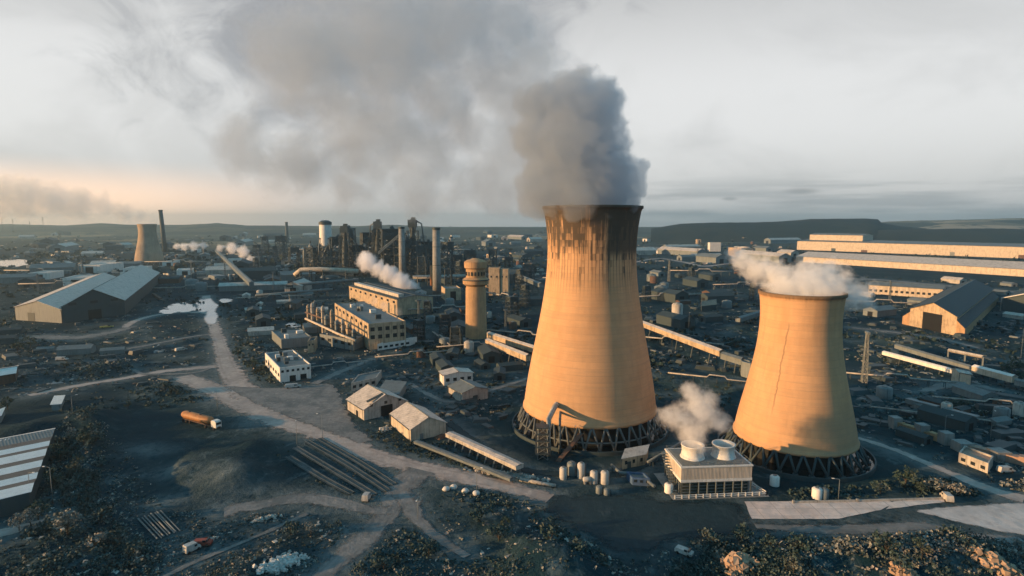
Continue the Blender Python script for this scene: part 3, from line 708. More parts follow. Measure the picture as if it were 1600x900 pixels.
def water_tower():
    b = P(744, 527); s = 1 / ppm(b)
    z = lambda py: Zat(b.x, b.y, py)
    root = thing('water_tower', 'round tan water tower with two jutting ring collars and a capped top', 'tower', b)
    r = 16 * s
    MB().lathe([(r * 1.05, -.3), (r * .98, z(450)), (r * .9, z(447))], b, 40).build('shaft', M['orange_brick'], root)
    MB().lathe([(r * .9, z(447)), (r * 1.25, z(443)), (r * 1.25, z(436)), (r * .95, z(433))], b, 40, False).build('collar', M['orange_brick'], root)
    MB().lathe([(r * .93, z(434)), (r * .95, z(420))], b, 40).build('drum', M['orange_brick'], root)
    MB().lathe([(r * .95, z(420)), (r * 1.1, z(418)), (r * 1.1, z(409)), (r * .8, z(406)), (r * .5, z(405)), (r * .3, z(403.5)), (.01, z(403.4))], b, 40, False).build('cap', M['orange_brick'], root)
    MB().lathe([(r * 1.27, z(437.5)), (r * 1.32, z(437.5)), (r * 1.32, z(436)), (r * 1.27, z(436))], b, 40, False, True).build('band', M['steel'], root)
    for i in range(8):
        a = -math.pi / 2 + (i - 4) * .35
        MB().box((b.x + math.cos(a) * r * .955, b.y + math.sin(a) * r * .955, z(427)), (.5, 1.0, 2.6), a).build('window', M['glass'], root)
    FLAT_DISC.append((b.x, b.y, r + 3))
water_tower()
for x, w, t, lab in ((772, 17, 418, 'tan flat-topped silo block, the wider of a pair behind the water tower'), (788, 12, 420, 'tan flat-topped silo block, the narrower of a pair behind the water tower')):
    b = P(x, 462); s = 1 / ppm(b); f = Vector((.1, 1)).normalized(); e = Vector((f.y, -f.x))
    A = V2(b) - e * w / 2 * s
    building('silo_block', lab, 'silo', A, A + e * w * s, f * 12, Zat(b.x, b.y, t), None, None, 'tan', 'roof_grey', doors=[('AB', .5, 3, 4, 'dark_clad')], wins=[('AB', 20, 22, 2, .3)])

def lattice_tower(root, b, w, H, w2=None, n=6, bw=.8, mat='steel', name='frame', decks=True):
    w2 = w2 or w; mb = MB()
    cs = [(-1, -1), (1, -1), (1, 1), (-1, 1)]
    pt = lambda i, t: Vector((b[0] + cs[i % 4][0] * (w + (w2 - w) * t) / 2, b[1] + cs[i % 4][1] * (w + (w2 - w) * t) / 2, H * t))
    for i in range(4):
        mb.bar(pt(i, 0), pt(i, 1), bw)
        for k in range(n):
            t0, t1 = k / n, (k + 1) / n
            mb.bar(pt(i, t0), pt(i + 1, t1), bw * .6); mb.bar(pt(i + 1, t0), pt(i, t1), bw * .6); mb.bar(pt(i, t1), pt(i + 1, t1), bw * .6)
    mb.build(name, M[mat], root)
    if decks:
        for k in range(1, n + 1, 1):
            t = k / n; ww = (w + (w2 - w) * t)
            MB().box((b[0], b[1], H * t), (ww + 1.5, ww + 1.5, .35)).build('deck', M['steel'], root)

def furnace(label, px, py, ytop, wpx, vessel, housing=True, bend=1):
    b = P(px, py); s = 1 / ppm(b); H = Zat(b.x, b.y, ytop); w = wpx * s
    root = thing('blast_furnace', label, 'blast furnace', b)
    lattice_tower(root, b, w * 1.25, H * .78, w * 1.05, 7, w * .05)
    MB().lathe([(w * .30, 0), (w * .36, H * .12), (w * .46, H * .24), (w * .42, H * .42), (w * .30, H * .66), (w * .18, H * .76), (w * .18, H * .84)], b, 28).build('vessel', M[vessel], root)
    for sg in (-1, 1):
        MB().tube([(b.x + sg * w * .16, b.y, H * .72), (b.x + sg * w * .34, b.y, H * .86), (b.x + sg * w * .22, b.y, H * .97), (b.x + bend * w * .9, b.y + 3, H * .9), (b.x + bend * w * 1.25, b.y + 3, H * .45)], w * .075, 10).build('uptake', M['steel_mid'], root)
    if housing:
        MB().box((b.x, b.y, H * .90), (w * .85, w * .8, H * .13)).build('top_housing', M['white' if vessel == 'white' else 'steel'], root)
        MB().box((b.x + w * .1, b.y, H * .98), (w * .4, w * .5, H * .05)).build('winch_house', M['steel'], root)
    MB().box((b.x, b.y - w * .2, H * .09), (w * 2.4, w * 1.6, H * .18)).build('cast_house', M['roof_dark'], root)
    FLAT_DISC.append((b.x, b.y, w * 2))
    return root, b, w, H
# white-topped furnace
b = P(511, 427); s = 1 / ppm(b)
r_ = thing('blast_furnace', 'pale cylindrical blast furnace tower with dark cap above tangled steelwork', 'blast furnace', b)
z = lambda py: Zat(b.x, b.y, py)
MB().lathe([(9 * s, z(384)), (9.5 * s, z(378)), (9 * s, z(350)), (8 * s, z(347.5)), (.01, z(347.4))], b, 28).build('vessel', M['white'], r_)
MB().lathe([(9.8 * s, z(351)), (9.8 * s, z(347)), (5 * s, z(344.5)), (.01, z(344))], b, 28, False).build('top_housing', M['steel'], r_)
MB().cyl((b.x + 5 * s, b.y, 0), 3 * s, z(352), 12).build('downcomer', M['steel'], r_)
lattice_tower(r_, b, 22 * s, z(372), 15 * s, 5, 1.1 * s, 'steel_mid')
MB().tube([(b.x - 28 * s, b.y - 8, 1), (b.x - 6 * s, b.y - 4, z(378))], 2 * s, 8).build('skip_bridge', M['steel_mid'], r_)
MB().tube([(b.x + 22 * s, b.y - 8, z(366)), (b.x + 4 * s, b.y - 4, z(384)), (b.x - 4 * s, b.y - 5, z(400))], 1.6 * s, 8).build('downcomer', M['steel_mid'], r_)
MB().box((b.x, b.y, z(415) / 2), (50 * s, 22 * s, z(415))).build('cast_house', M['roof_dark'], r_)
FLAT_DISC.append((b.x, b.y, 40))
furnace('dark blast furnace with bent uptake pipe, beside the pale furnace tower', 541, 431, 350, 13, 'steel', True, 1)
furnace('dark blast furnace headframe carrying two long inclined conveyors', 592, 431, 343, 13, 'steel', True, -1)
furnace('tall dark lattice blast furnace between the two grey chimneys', 646, 432, 340, 15, 'steel', True, 1)
def stoves():
    for i, (x, y, t) in enumerate(((478, 424, 388), (487, 424, 380), (497, 424, 386))):
        b = P(x, y); s = 1 / ppm(b); H = Zat(b.x, b.y, t)
        root = thing('hot_stove', ['short grey domed hot stove, outermost of three by the pale furnace', 'tallest grey domed hot stove, middle one of three by the pale furnace', 'grey domed hot stove closest to the pale furnace tower'][i], 'stove', b)
        MB().lathe([(3.6 * s, -.3), (3.6 * s, H * .82), (3.2 * s, H * .92), (2 * s, H * .98), (.01, H)], b, 20).build('body', M['steel_mid'], root)
        MB().tube([(b.x, b.y, H), (b.x, b.y, H + 4)], 1.0 * s, 8).build('vent_pipe', M['steel'], root)
stoves()

def gallery(name, label, cat, p, q, w, h, wall, roof, legs=5, legm='steel'):
    """an enclosed inclined conveyor gallery from p to q (world points at floor level)"""
    p, q = Vector(p), Vector(q)
    root = thing(name, label, cat, (p.x, p.y, 0))
    d = (q - p); dn = Vector((d.x, d.y, 0)).normalized(); s = Vector((-dn.y, dn.x, 0)) * w / 2; u = Vector((0, 0, h))
    c = [p - s, p + s, q + s, q - s]
    mb = MB(); mb.add(c + [x + u for x in c], [(0, 3, 2, 1), (0, 1, 5, 4), (1, 2, 6, 5), (2, 3, 7, 6), (3, 0, 4, 7)]); mb.build('casing', M[wall], root)
    k = Vector((0, 0, .1))
    MB().slab([c[0] - s * .15 + u + k, (p) + u * 1.3 + k, (q) + u * 1.3 + k, c[3] - s * .15 + u + k], .15).slab([c[1] + s * .15 + u + k, p + u * 1.3 + k, q + u * 1.3 + k, c[2] + s * .15 + u + k], .15).build('roof', M[roof], root)
    for i in range(legs):
        m = p.lerp(q, (i + .5) / legs)
        if m.z < 2: continue
        MB().bar(m - s * .9, (m - s * 1.5) * 1 - Vector((0, 0, m.z + .3)), .5).bar(m + s * .9, (m + s * 1.5) - Vector((0, 0, m.z + .3)), .5).bar(m - s * 1.2 - Vector((0, 0, m.z * .5)), m + s * 1.2 - Vector((0, 0, m.z * .5)), .35).build('trestle', M[legm], root)
    return root
def at(px, py_ground, py):       # the point above ground pixel (px, py_ground) seen at row py
    b = P(px, py_ground); return Vector((b.x, b.y, Zat(b.x, b.y, py)))
gallery('conveyor', 'long dark inclined conveyor rising to the furnace headframe', 'conveyor', at(573, 431, 386), at(591, 431, 352), 5, 4, 'steel', 'roof_dark', 2)
gallery('conveyor', 'thin grey inclined conveyor leaning against the grey chimney', 'conveyor', at(592, 433, 398), at(625, 433, 370), 4, 3.5, 'steel_mid', 'roof_grey', 2)
gallery('conveyor', 'long grey conveyor gallery descending beside the far steam cloud', 'conveyor', at(338, 402, 393), at(394, 462, 447), 5, 4, 'steel_mid', 'roof_grey', 6)
gallery('conveyor', 'long pale conveyor gallery passing behind the tall cooling tower', 'conveyor', at(992, 518, 505), at(1128, 575, 557), 4, 3, 'tan', 'roof_pale', 6)
gallery('conveyor', 'dim lower end of the conveyor run, ending in the transfer house', 'conveyor', at(1128, 576, 560), at(1160, 584, 570), 3.5, 3, 'steel_mid', 'roof_grey', 2)
gallery('conveyor', 'upper of two parallel tan conveyors running up to the tall tower', 'conveyor', at(764, 540, 527), at(838, 562, 551), 3.4, 3, 'tan', 'roof_pale', 4)
gallery('conveyor', 'lower of two parallel tan conveyors running up to the tall tower', 'conveyor', at(762, 551, 538), at(826, 578, 564), 3.4, 3, 'tan', 'roof_pale', 4)
gallery('conveyor', 'short grey conveyor just left of the small cooling tower rim', 'conveyor', at(1152, 512, 503), at(1200, 500, 488), 4, 3, 'steel_mid', 'roof_grey', 3)
gallery('conveyor', 'grey conveyor slanting behind the tall tower, above the tan pair', 'conveyor', at(800, 438, 430), at(846, 462, 449), 5, 4, 'steel_mid', 'roof_grey', 3)
gallery('conveyor', 'narrow white pipe bridge on the yard right of the small tower', 'pipe bridge', at(1380, 560, 554), at(1506, 597, 588), 2.2, 1.8, 'white', 'white', 6)
gallery('conveyor', 'grey conveyor parallel to the white pipe bridge, ending in sunlit cladding', 'conveyor', at(1400, 550, 544), at(1522, 588, 581), 2.6, 2.2, 'grey_clad', 'roof_grey', 6)
gallery('conveyor', 'bright cream end of the conveyor beside the pale yard', 'conveyor', at(1521, 589, 581), at(1584, 608, 598), 3, 3, 'cream', 'white', 3)
gallery('conveyor', 'dim grey conveyor run at the frame edge past the cream one', 'conveyor', at(1586, 609, 601), at(1640, 622, 614), 2.6, 2.4, 'grey_clad', 'roof_grey', 3)
building('transfer_house', 'small cream transfer house at the end of the white pipe bridge', 'building', V2(P(1497, 600)), V2(P(1516, 604)), Vector((1, 6)), 6, 7, 'AB', 'cream', 'roof_pale')
building('transfer_house', 'dark transfer house at the foot of the conveyor behind the tall tower', 'building', V2(P(1158, 588)), V2(P(1172, 592)), Vector((2, 6)), 8, None, None, 'grey_clad', 'roof_grey')

def pipe_main(label, pts, r, mat, legs=6):
    pts = [Vector(p) for p in pts]
    root = thing('pipe_main', label, 'pipe', (pts[0].x, pts[0].y, 0))
    MB().tube(pts, r, 14).build('pipe', M[mat], root)
    tot = len(pts) - 1
    for i in range(legs):
        t = (i + .5) / legs * tot; k = min(int(t), tot - 1); m = pts[k].lerp(pts[k + 1], t - k)
        d = (pts[k + 1] - pts[k]).normalized(); s = Vector((-d.y, d.x, 0)) * r
        MB().bar(m - s, m - s * 1.4 - Vector((0, 0, m.z)), r * .3).bar(m + s, m + s * 1.4 - Vector((0, 0, m.z)), r * .3).bar(m - s * 1.1 - Vector((0, 0, r)), m + s * 1.1 - Vector((0, 0, r)), r * .3).build('support', M['steel'], root)
pipe_main('thick cream gas main bending down at its end before the furnaces', [at(461, 440, 430), at(471, 440, 422), at(500, 440, 421), at(560, 440, 424)], 3.4, 'cream', 5)
pipe_main('long thin grey pipe in front of the thick cream gas main', [at(448, 458, 446), at(560, 450, 437)], 1.8, 'steel_mid', 7)
pipe_main('pale horizontal gas main passing behind the tall grey chimney', [at(645, 446, 433), at(736, 444, 431)], 2.3, 'pale_concrete', 6)
pipe_main('grey pipe run low across the works behind the office block', [at(400, 472, 462), at(520, 462, 452)], 1.4, 'steel_mid', 7)
chimney('short orange cylinder stack at the foot of the tall grey chimney', 675, 446, 415, 6, M['orange'], cap=False, taper=1, name='stack')

# tangled coke plant: columns, vessels and pipe racks left of the blocks
PLANT = []
for i, (x, y, t, w, m) in enumerate([(482, 505, 476, 4, 'tan'), (489, 511, 473, 5, 'pale_concrete'), (497, 516, 481, 4, 'tan'), (505, 522, 478, 4, 'cream'), (511, 527, 492, 7, 'steel_mid'),
                                     (519, 531, 484, 4, 'tan'), (527, 536, 500, 6, 'steel_mid'), (536, 540, 498, 4, 'pale_concrete'), (545, 543, 505, 6, 'tan'), (492, 498, 470, 3.4, 'steel_mid'), (553, 546, 514, 5, 'grey_clad')]):
    b = P(x, y); s = 1 / ppm(b); H = Zat(b.x, b.y, t); r = w / 2 * s
    nm = ['first', 'second', 'third', 'fourth', 'fifth', 'sixth', 'seventh', 'eighth', 'ninth', 'slim back', 'nearest'][i]
    cn = {'tan': 'tan', 'cream': 'cream', 'pale_concrete': 'pale', 'steel_mid': 'grey', 'grey_clad': 'dull grey'}[m]
    root = thing('process_column', '%s %s process column of the row leading to the nearest coke block' % (nm, cn), 'column', b)
    MB().lathe([(r, -.3), (r, H * .9), (r * .7, H * .97), (.01, H)], b, 16).build('vessel', M[m], root)
    for k in (.3, .55, .8):
        MB().lathe([(r, 0), (r + .9, 0), (r + .9, .25), (r, .25)], (b.x, b.y, H * k), 16, False).build('platform', M['steel'], root)
    MB().tube([(b.x + r + .4, b.y, 0), (b.x + r + .4, b.y, H * .95), (b.x, b.y, H * 1.02)], .3, 6).build('pipe', M['steel_mid'], root)
pipe_main('tangled pipe rack along the row of process columns', [at(478, 512, 498), at(500, 526, 508), at(530, 542, 522), at(556, 552, 532)], .8, 'cream', 8)
pipe_main('upper rusty pipe along the row of process columns', [at(478, 508, 488), at(520, 528, 503), at(552, 546, 518)], .6, 'rust', 6)

# stair and riser structure at the foot of the tall tower
b = P(857, 712); root = thing('riser_pipe', 'white riser pipe with stair frame against the foot of the tall tower', 'riser pipe', b)
tp = at(866, 700, 636)
MB().tube([b + Vector((0, 0, -.3)), Vector((b.x, b.y, tp.z - 2)), tp, tp + Vector((3, 9, .3))], .95, 14).build('pipe', M['pale_concrete'], root)
MB().tube([(b.x + 4, b.y + 2, 0), (b.x + 4, b.y + 2, tp.z - 3), (b.x + 5, b.y + 11, tp.z - 2)], .45, 10).build('pipe', M['steel_mid'], root)
lattice_tower(root, (b.x - 2.2, b.y - 2.0), 3.4, tp.z * .75, 3.0, 5, .28, 'steel_mid')
MB().slab([(b.x + 2, b.y - 5, .3), (b.x + 3.6, b.y - 5.6, .3), (b.x + 12.5, b.y + 4, 6.5), (b.x + 11, b.y + 4.8, 6.5)], .4).build('ramp', M['rust'], root)
FLAT_DISC.append((b.x, b.y, 10))

# pipe bridge running beside the road to the tower
gallery('pipe_rack', 'low pale pipe rack slanting between the cream shed and the tower', 'pipe rack', at(702, 690, 681), at(812, 745, 733), 3.2, 1.2, 'pale_concrete', 'roof_pale', 9, 'steel_mid')
gallery('pipe_rack', 'lower grey pipe rack beside the dirt road below the pale one', 'pipe rack', at(650, 697, 692), at(800, 757, 751), 2.0, .8, 'steel_mid', 'roof_grey', 10, 'steel_mid')

def tank(label, px, py, r, h, mat, horizontal=False, name='tank', ang=0.0, legs=True):
    b = P(px, py); root = thing(name, label, 'tank', b)
    if horizontal:
        d = Vector((math.cos(ang), math.sin(ang), 0))
        L = h / 2; z0 = Vector((b.x, b.y, r + .7))
        prof = [(-1.0, .05), (-.97, .45), (-.9, .8), (-.8, 1), (.8, 1), (.9, .8), (.97, .45), (1.0, .05)]
        mb = MB(); n = 16; sd = Vector((-d.y, d.x, 0)); vs = []
        for t, k in prof:
            for i in range(n):
                a = 2 * math.pi * i / n; vs.append(z0 + d * L * t + (sd * math.cos(a) + Vector((0, 0, 1)) * math.sin(a)) * r * k)
        mb.add(vs, [(j * n + i, j * n + (i + 1) % n, (j + 1) * n + (i + 1) % n, (j + 1) * n + i) for j in range(len(prof) - 1) for i in range(n)], True)
        mb.build('vessel', M[mat], root)
        for t in (-.55, .55):
            c = z0 + d * L * t; MB().box((c.x, c.y, .6), (.5, r * 1.5, 1.3), ang).build('saddle', M['concrete'], root)
        MB().cyl((z0.x, z0.y, z0.z + r * .9), r * .25, r * .4, 10).build('manhole', M['steel_mid'], root)
    else:
        MB().lathe([(r, -.2), (r, h * .86), (r * .8, h * .95), (.01, h)], b, 24).build('vessel', M[mat], root)
        MB().lathe([(r * .4, h * .97), (r * .4, h * 1.03), (.01, h * 1.03)], b, 12, False).build('manhole', M['steel_mid'], root)
        MB().tube([(b.x + r + .15, b.y - .2, 0), (b.x + r + .15, b.y - .2, h)], .12, 5).build('ladder', M['steel'], root)
    FLAT_DISC.append((b.x, b.y, max(r, h if horizontal else 0) + 1))
    return root
tank('white upright tank at the left end of the tank row below the tall tower', 880, 748, 1.19, 3.91, 'dull_white')
tank('dull grey upright tank, second in the row below the tall tower', 893, 742, 1.5, 4.4, 'steel_mid')
tank('tallest white upright tank of the row below the tall tower', 908, 746, 1.27, 4.93, 'dull_white')
tank('white tank with a red-brown base, second from the right of the row', 928, 754, 1.27, 3.91, 'dull_white')
tank('white upright tank at the right end of the tank row below the tower', 945, 755, 1.36, 4.08, 'dull_white')
tank('small white horizontal tank lying at the base of the tank row', 918, 756, 0.77, 3.06, 'dull_white', True, ang=.1)
tank('small dull white tank on the asphalt edge below the tank row', 936, 770, 1.0, 2.2, 'steel_mid')
tank('tiny grey tank on the asphalt edge, right of the dull white one', 948, 773, .9, 1.9, 'steel_mid')
tank('white round tank at the left corner of the fan cooler', 1045, 769, 1.3, 2.8, 'white')
tank('white round tank with a dark stripe on the road verge', 1276, 778, 1.4, 3.2, 'white')
tank('pale round tank beside the white one on the road verge', 1287, 778, 1.3, 3.0, 'steel_mid')
tank('small white tank standing in the dark between cooler and small tower', 1210, 758, 1.4, 3.2, 'white')
building('pump_house', 'tan pump house with white roof between the tank row and fan cooler', 'pump house', V2(P(972, 734)), V2(P(1008, 727)), Vector((2.5, 6.5)), 3.6, 4.4, 'mono', 'tan', 'roof_pale', doors=[('AB', .3, 1.4, 2.4, 'dark_clad')], wins=[('AB', 1.6, 2.8, 3, .3)])
building('valve_house', 'low blue-grey valve house with a yellow base on the asphalt', 'pump house', V2(P(988, 758)), V2(P(1016, 760)), Vector((-1, 4.5)), 2.4, None, None, 'blue', 'roof_grey', wins=[('AB', 1, 1.8, 3, .5)])
pipe_main('grey pipe looping round the pump house by the tank row', [at(955, 736, 726), at(968, 748, 738), at(1000, 748, 742), at(1022, 768, 760)], .5, 'steel_mid', 5)
pipe_main('pale low pipe along the road edge before the tank row', [at(812, 752, 749), at(868, 762, 759)], .55, 'pale_concrete', 5)
pipe_main('thin grey pipe from the pump house towards the fan cooler steam', [at(1012, 734, 722), at(1066, 704, 690)], .45, 'steel_mid', 5)

# torpedo wagon on the dark field
def wagon():
    a, b2 = P(287, 657), P(343, 672); d = (b2 - a); L = d.length; u = d / L; s = Vector((-u.y, u.x, 0)); ang = math.atan2(u.y, u.x)
    c = (a + b2) / 2; root = thing('tank_lorry', 'orange tank lorry lit by the sun, alone on the dark ground', 'lorry', c)
    FLAT_DISC.append((c.x, c.y, L))
    MB().box((c.x, c.y, 1.15), (L * .98, 1.5, .4), ang).build('chassis', M['rust'], root)
    n = 18; prof = [(-.5, .3), (-.47, .8), (-.42, 1), (.24, 1), (.29, .8), (.31, .3)]; vs = []
    for t, k in [(-.501, .01)] + prof + [(.311, .01)]:
        for i in range(n):
            q = 2 * math.pi * i / n; vs.append(c + u * L * t + (s * math.cos(q) * 1.75 + Vector((0, 0, 1)) * math.sin(q) * 1.5) * k + Vector((0, 0, 2.9)))
    mb = MB(); mb.add(vs, [(j * n + i, j * n + (i + 1) % n, (j + 1) * n + (i + 1) % n, (j + 1) * n + i) for j in range(7) for i in range(n)], True)
    mb.build('tank', M['orange'], root)
    for t in (-.3, 0): p = c + u * L * t; MB().cyl((p.x, p.y, 4.3), .45, .4, 10).build('hatch', M['steel'], root)
    p = c + u * L * .42
    cab = MB(); cab.box((p.x, p.y, 2.2), (L * .13, 2.4, 2.4), ang); cab.box((p.x - u.x * .2, p.y - u.y * .2, 3.5), (L * .09, 2.2, .35), ang)
    cb = cab.build('cab', M['white'], root)
    pw = p + u * (L * .066); MB().box((pw.x, pw.y, 2.6), (.1, 2.0, .9), ang).build('windscreen', M['glass'], root)
    for t in (-.44, -.34, -.24, .2, .42):
        for sg in (-1, 1):
            w = c + u * L * t + s * sg * 1.1
            MB().tube([w - s * .2 + Vector((0, 0, .55)), w + s * .2 + Vector((0, 0, .55))], .55, 14).build('wheel', M['rubber'], root)
wagon()

# vehicles
def van(label, px, py, ang, mat, L=5.2, kind='van'):
    b = P(px, py); root = thing('parked_' + kind, label, kind, b); ca, sa = math.cos(ang), math.sin(ang)
    FLAT_DISC.append((b.x, b.y, L))
    prof = [(-.5, .45), (.5, .45), (.5, 1.0), (.36, 1.15), (.24, 2.05 if kind == 'van' else 1.5), (-.46, 2.15 if kind == 'van' else 1.5), (-.5, 1.2)]
    vs = []
    for sg in (-1, 1):
        for x, z in prof:
            w = .95 - (.12 if z > 1.3 else 0)
            vs.append((b.x + ca * x * L - sa * sg * w, b.y + sa * x * L + ca * sg * w, z))
    n = len(prof)
    MB().add(vs, [tuple(range(n - 1, -1, -1)), tuple(range(n, 2 * n))] + [(i, (i + 1) % n, (i + 1) % n + n, i + n) for i in range(n)]).build('body', M[mat], root)
    for x in (-.32, .32):
        for sg in (-1, 1):
            c = Vector((b.x + ca * x * L - sa * sg * .9, b.y + sa * x * L + ca * sg * .9, .38)); d = Vector((-sa, ca, 0)) * .13
            MB().tube([c - d, c + d], .38, 12).build('wheel', M['rubber'], root)
    for sg in (-1, 1):
        c = Vector((b.x + ca * .16 * L - sa * sg * .88, b.y + sa * .16 * L + ca * sg * .88)); MB().box((c.x, c.y, 1.5), (L * .18, .1, .5), ang).build('side_window', M['glass'], root)
    c = Vector((b.x + ca * .305 * L, b.y + sa * .305 * L)); MB().box((c.x, c.y, 1.5), (.35, 1.5, .5), ang).build('windscreen', M['glass'], root)
    return root
van('white van parked on the dirt yard below the low office block', 458, 606, .35, 'dull_white', 7.5)
van('white van at the scrub edge right of the pink-roofed hut', 1571, 738, .1, 'dull_white', 5.0)
van('white van on the verge where the pale side road meets the slab', 1479, 781, 1.3, 'dull_white', 4.6)
van('white lorry-sized van standing in the field left of the office block', 283, 548, 1.0, 'dull_white', 7.0)
van('small pale van on the bare ground near the warehouse', 97, 563, .1, 'dull_white', 6.5)
van('white van on the ridge track at the lower frame edge', 300, 861, 1.0, 'dull_white', 3.6)
van('small white van at the dark track verge below the railway sidings', 573, 781, 1.5, 'dull_white', 3.6)
van('red car close by the white van on the ridge track', 317, 852, .1, 'red', 4.2, 'car')
van('white car tucked in the scrub beside the asphalt apron', 1069, 866, -.7, 'dull_white', 4.2, 'car')
van('dark orange car on the spoil ground near the warehouse doors', 167, 512, .6, 'yellow', 9.0, 'car')

# low walls and ruins right of the small tower
def low_wall(label, pts, h, mat, th=.6, ragged=0.0):
    pts = [P(*p) for p in pts]; root = thing('low_wall', label, 'wall', pts[0])
    mb = MB(); r2 = random.Random(5)
    for p, q in zip(pts, pts[1:]):
        d = q - p; n = max(1, int(d.length / 2.5)); ang = math.atan2(d.y, d.x)
        for i in range(n):
            c = p + d * ((i + .5) / n); hh = h * (1 - ragged * r2.random())
            mb.box((c.x, c.y, hh / 2 - .1), (d.length / n, th, hh), ang)
    mb.build('wall', M[mat], root)
    mb = MB()
    for p in pts: mb.box((p.x, p.y, h / 2), (th * 1.6, th * 1.6, h + .3))
    mb.build('pier', M['concrete'], root)
low_wall('ragged tan ruined wall on the dark ground right of the small tower', [(1398, 668), (1440, 680), (1477, 693)], 4.2, 'orange_brick', 2.2, .5)
low_wall('long pale pink wall behind the pink-roofed hut', [(1503, 704), (1560, 718), (1640, 736)], 3.2, 'roof_pink', 3.0, .15)
low_wall('pale kerb wall along the verge behind the white slab', [(1240, 786), (1340, 784), (1480, 780)], .7, 'pale_concrete', .4)
b = P(1478, 570); root = thing('portal_frame', 'grey portal frame crossing the yard above the white pipe bridge', 'gantry', b)
q0, q1 = P(1480, 570), P(1534, 582); H = 8.5
for p in (q0, q0.lerp(q1, .5), q1): MB().bar(p - Vector((0, 0, .3)), p + Vector((0, 0, H)), .8).build('post', M['steel_mid'], root)
MB().bar(q0 + Vector((0, 0, H)), q1 + Vector((0, 0, H)), 1.4).build('beam', M['pale_concrete'], root)

# lamp posts
def lamp(px, py, h, ang):
    b = P(px, py); root = thing('lamp_post', 'x', 'lamp post', b, 'lamp posts along the works tracks')
    MB().tube([b - Vector((0, 0, .3)), b + Vector((0, 0, h))], .1, 6, .07).build('post', M['steel_mid'], root)
    t = b + Vector((0, 0, h)); e = t + Vector((math.cos(ang) * 1.8, math.sin(ang) * 1.8, .25))
    MB().tube([t, e], .08, 5).build('arm', M['steel_mid'], root)
    MB().box(e, (.7, .3, .16), ang).build('lamp_head', M['white'], root)
    return root
LAMPS = [(114, 652, 9, 'by the white roofed hut on the bank'), (83, 788, 11, 'in the bushes beside the striped shed'), (48, 780, 8, 'at the lower end of the striped shed'), (504, 684, 9, 'on the outer edge of the curving dirt road'),
         (464, 694, 8, 'in the dark field left of the sidings'), (107, 478, 16, 'far left behind the warehouse'), (653, 812, 6, 'at the inner bend of the track fork'),
         (1076, 520, 15, 'behind the gap between the towers'), (1310, 780, 6, 'on the verge right of the two round tanks'), (1547, 690, 12, 'behind the long pink wall'), (1595, 560, 18, 'at the far frame edge of the yard'),
         (897, 708, 9, 'at the near foot of the tall tower'), (1475, 690, 10, 'at the end of the ruined wall'), (220, 460, 24, 'at the far end of the twin warehouse'), (340, 640, 8, 'on the near edge of the road junction'), (745, 770, 8, 'below the curving dirt road by the white stones')]
for i, (x, y, h, w) in enumerate(LAMPS):
    l = lamp(x, y, h, rnd.uniform(0, 6.28)); l['label'] = 'thin grey lamp post ' + w

# far masts on the left horizon
for i, (x, h) in enumerate(((3, 9), (20, 7), (46, 3), (67, 10))):
    d = 4200; bx = (x - 800) / FPX * d * CP; b = Vector((bx, d, 0)); root = thing('mast', ['thin mast at the frame edge on the left skyline', 'short thin mast, second on the left skyline', 'shortest thin mast on the left skyline', 'tallest thin mast on the left skyline'][i], 'mast', b)
    H = Zat(b.x, b.y, 349 - h)
    mb = MB(); mb.bar(b, b + Vector((0, 0, H)), 2.2); mb.build('pole', M['steel'], root)
    mb = MB()
    for k in (.8, .88, .96): mb.bar(b + Vector((-7, 0, H * k)), b + Vector((7, 0, H * k)), 1.2)
    mb.build('crossarm', M['steel'], root)

# ------------------------------------------------------------------ roads, yards, rails
ZS = [0.05]
def nextz(): ZS[0] += 0.006; return ZS[0]
def spline(pts, step):
    pts = [Vector(p) for p in pts]; out = []
    for i in range(len(pts) - 1):
        p0, p1, p2, p3 = pts[max(i - 1, 0)], pts[i], pts[i + 1], pts[min(i + 2, len(pts) - 1)]
        n = max(2, int((p2 - p1).length / step))
        for k in range(n):
            t = k / n
            out.append(.5 * ((2 * p1) + (p2 - p0) * t + (2 * p0 - 5 * p1 + 4 * p2 - p3) * t * t + (3 * p1 - p0 - 3 * p2 + p3) * t ** 3))
    out.append(pts[-1]); return out
def road(name, px, w, mat, jag=.18, dust=1.0, flat=True, label=None):
    """a track through ground pixels; w is the width in metres (one value or one for each pixel)"""
    ws = w if isinstance(w, (list, tuple)) else [w] * len(px)
    pts = spline([Vector((*V2(P(*p)), ws[i])) for i, p in enumerate(px)], 3.0)
    z = nextz(); vs = []; fs = []; r2 = random.Random(len(px) * 7 + int(px[0][0])); ja = jb = 0
    for i, p in enumerate(pts):
        d = (V2(pts[min(i + 1, len(pts) - 1)]) - V2(pts[max(i - 1, 0)])).normalized(); s = Vector((-d.y, d.x))
        ja = ja * .6 + r2.uniform(-1, 1) * jag * .6; jb = jb * .6 + r2.uniform(-1, 1) * jag * .6
        h = p[2] / 2
        for t in (-1 - ja, -.5, 0, .5, 1 + jb):
            q = V2(p) + s * h * t; vs.append((q.x, q.y, z))
        if i:
            o = 5 * i
            for k in range(4): fs.append((o - 5 + k, o - 4 + k, o + 1 + k, o + k))
        if i % 2 == 0 or i == len(pts) - 1: TRACKS.append((p[0], p[1], h, dust))
    mb = MB(); mb.add(vs, fs)
    o = mb.build(name, M[mat]); tag(o, kind='structure')
    ea = o.data.attributes.new('edge', 'FLOAT', 'POINT'); ea.data.foreach_set('value', np.tile(np.array([1, .5, 0, .5, 1], np.float32), len(pts)))
    if flat:
        for p, q in zip(pts[::2], pts[2::2] + [pts[-1]]): FLAT_SEG.append((p[0], p[1], q[0], q[1], max(p[2], q[2]) / 2 + 2))
    return o
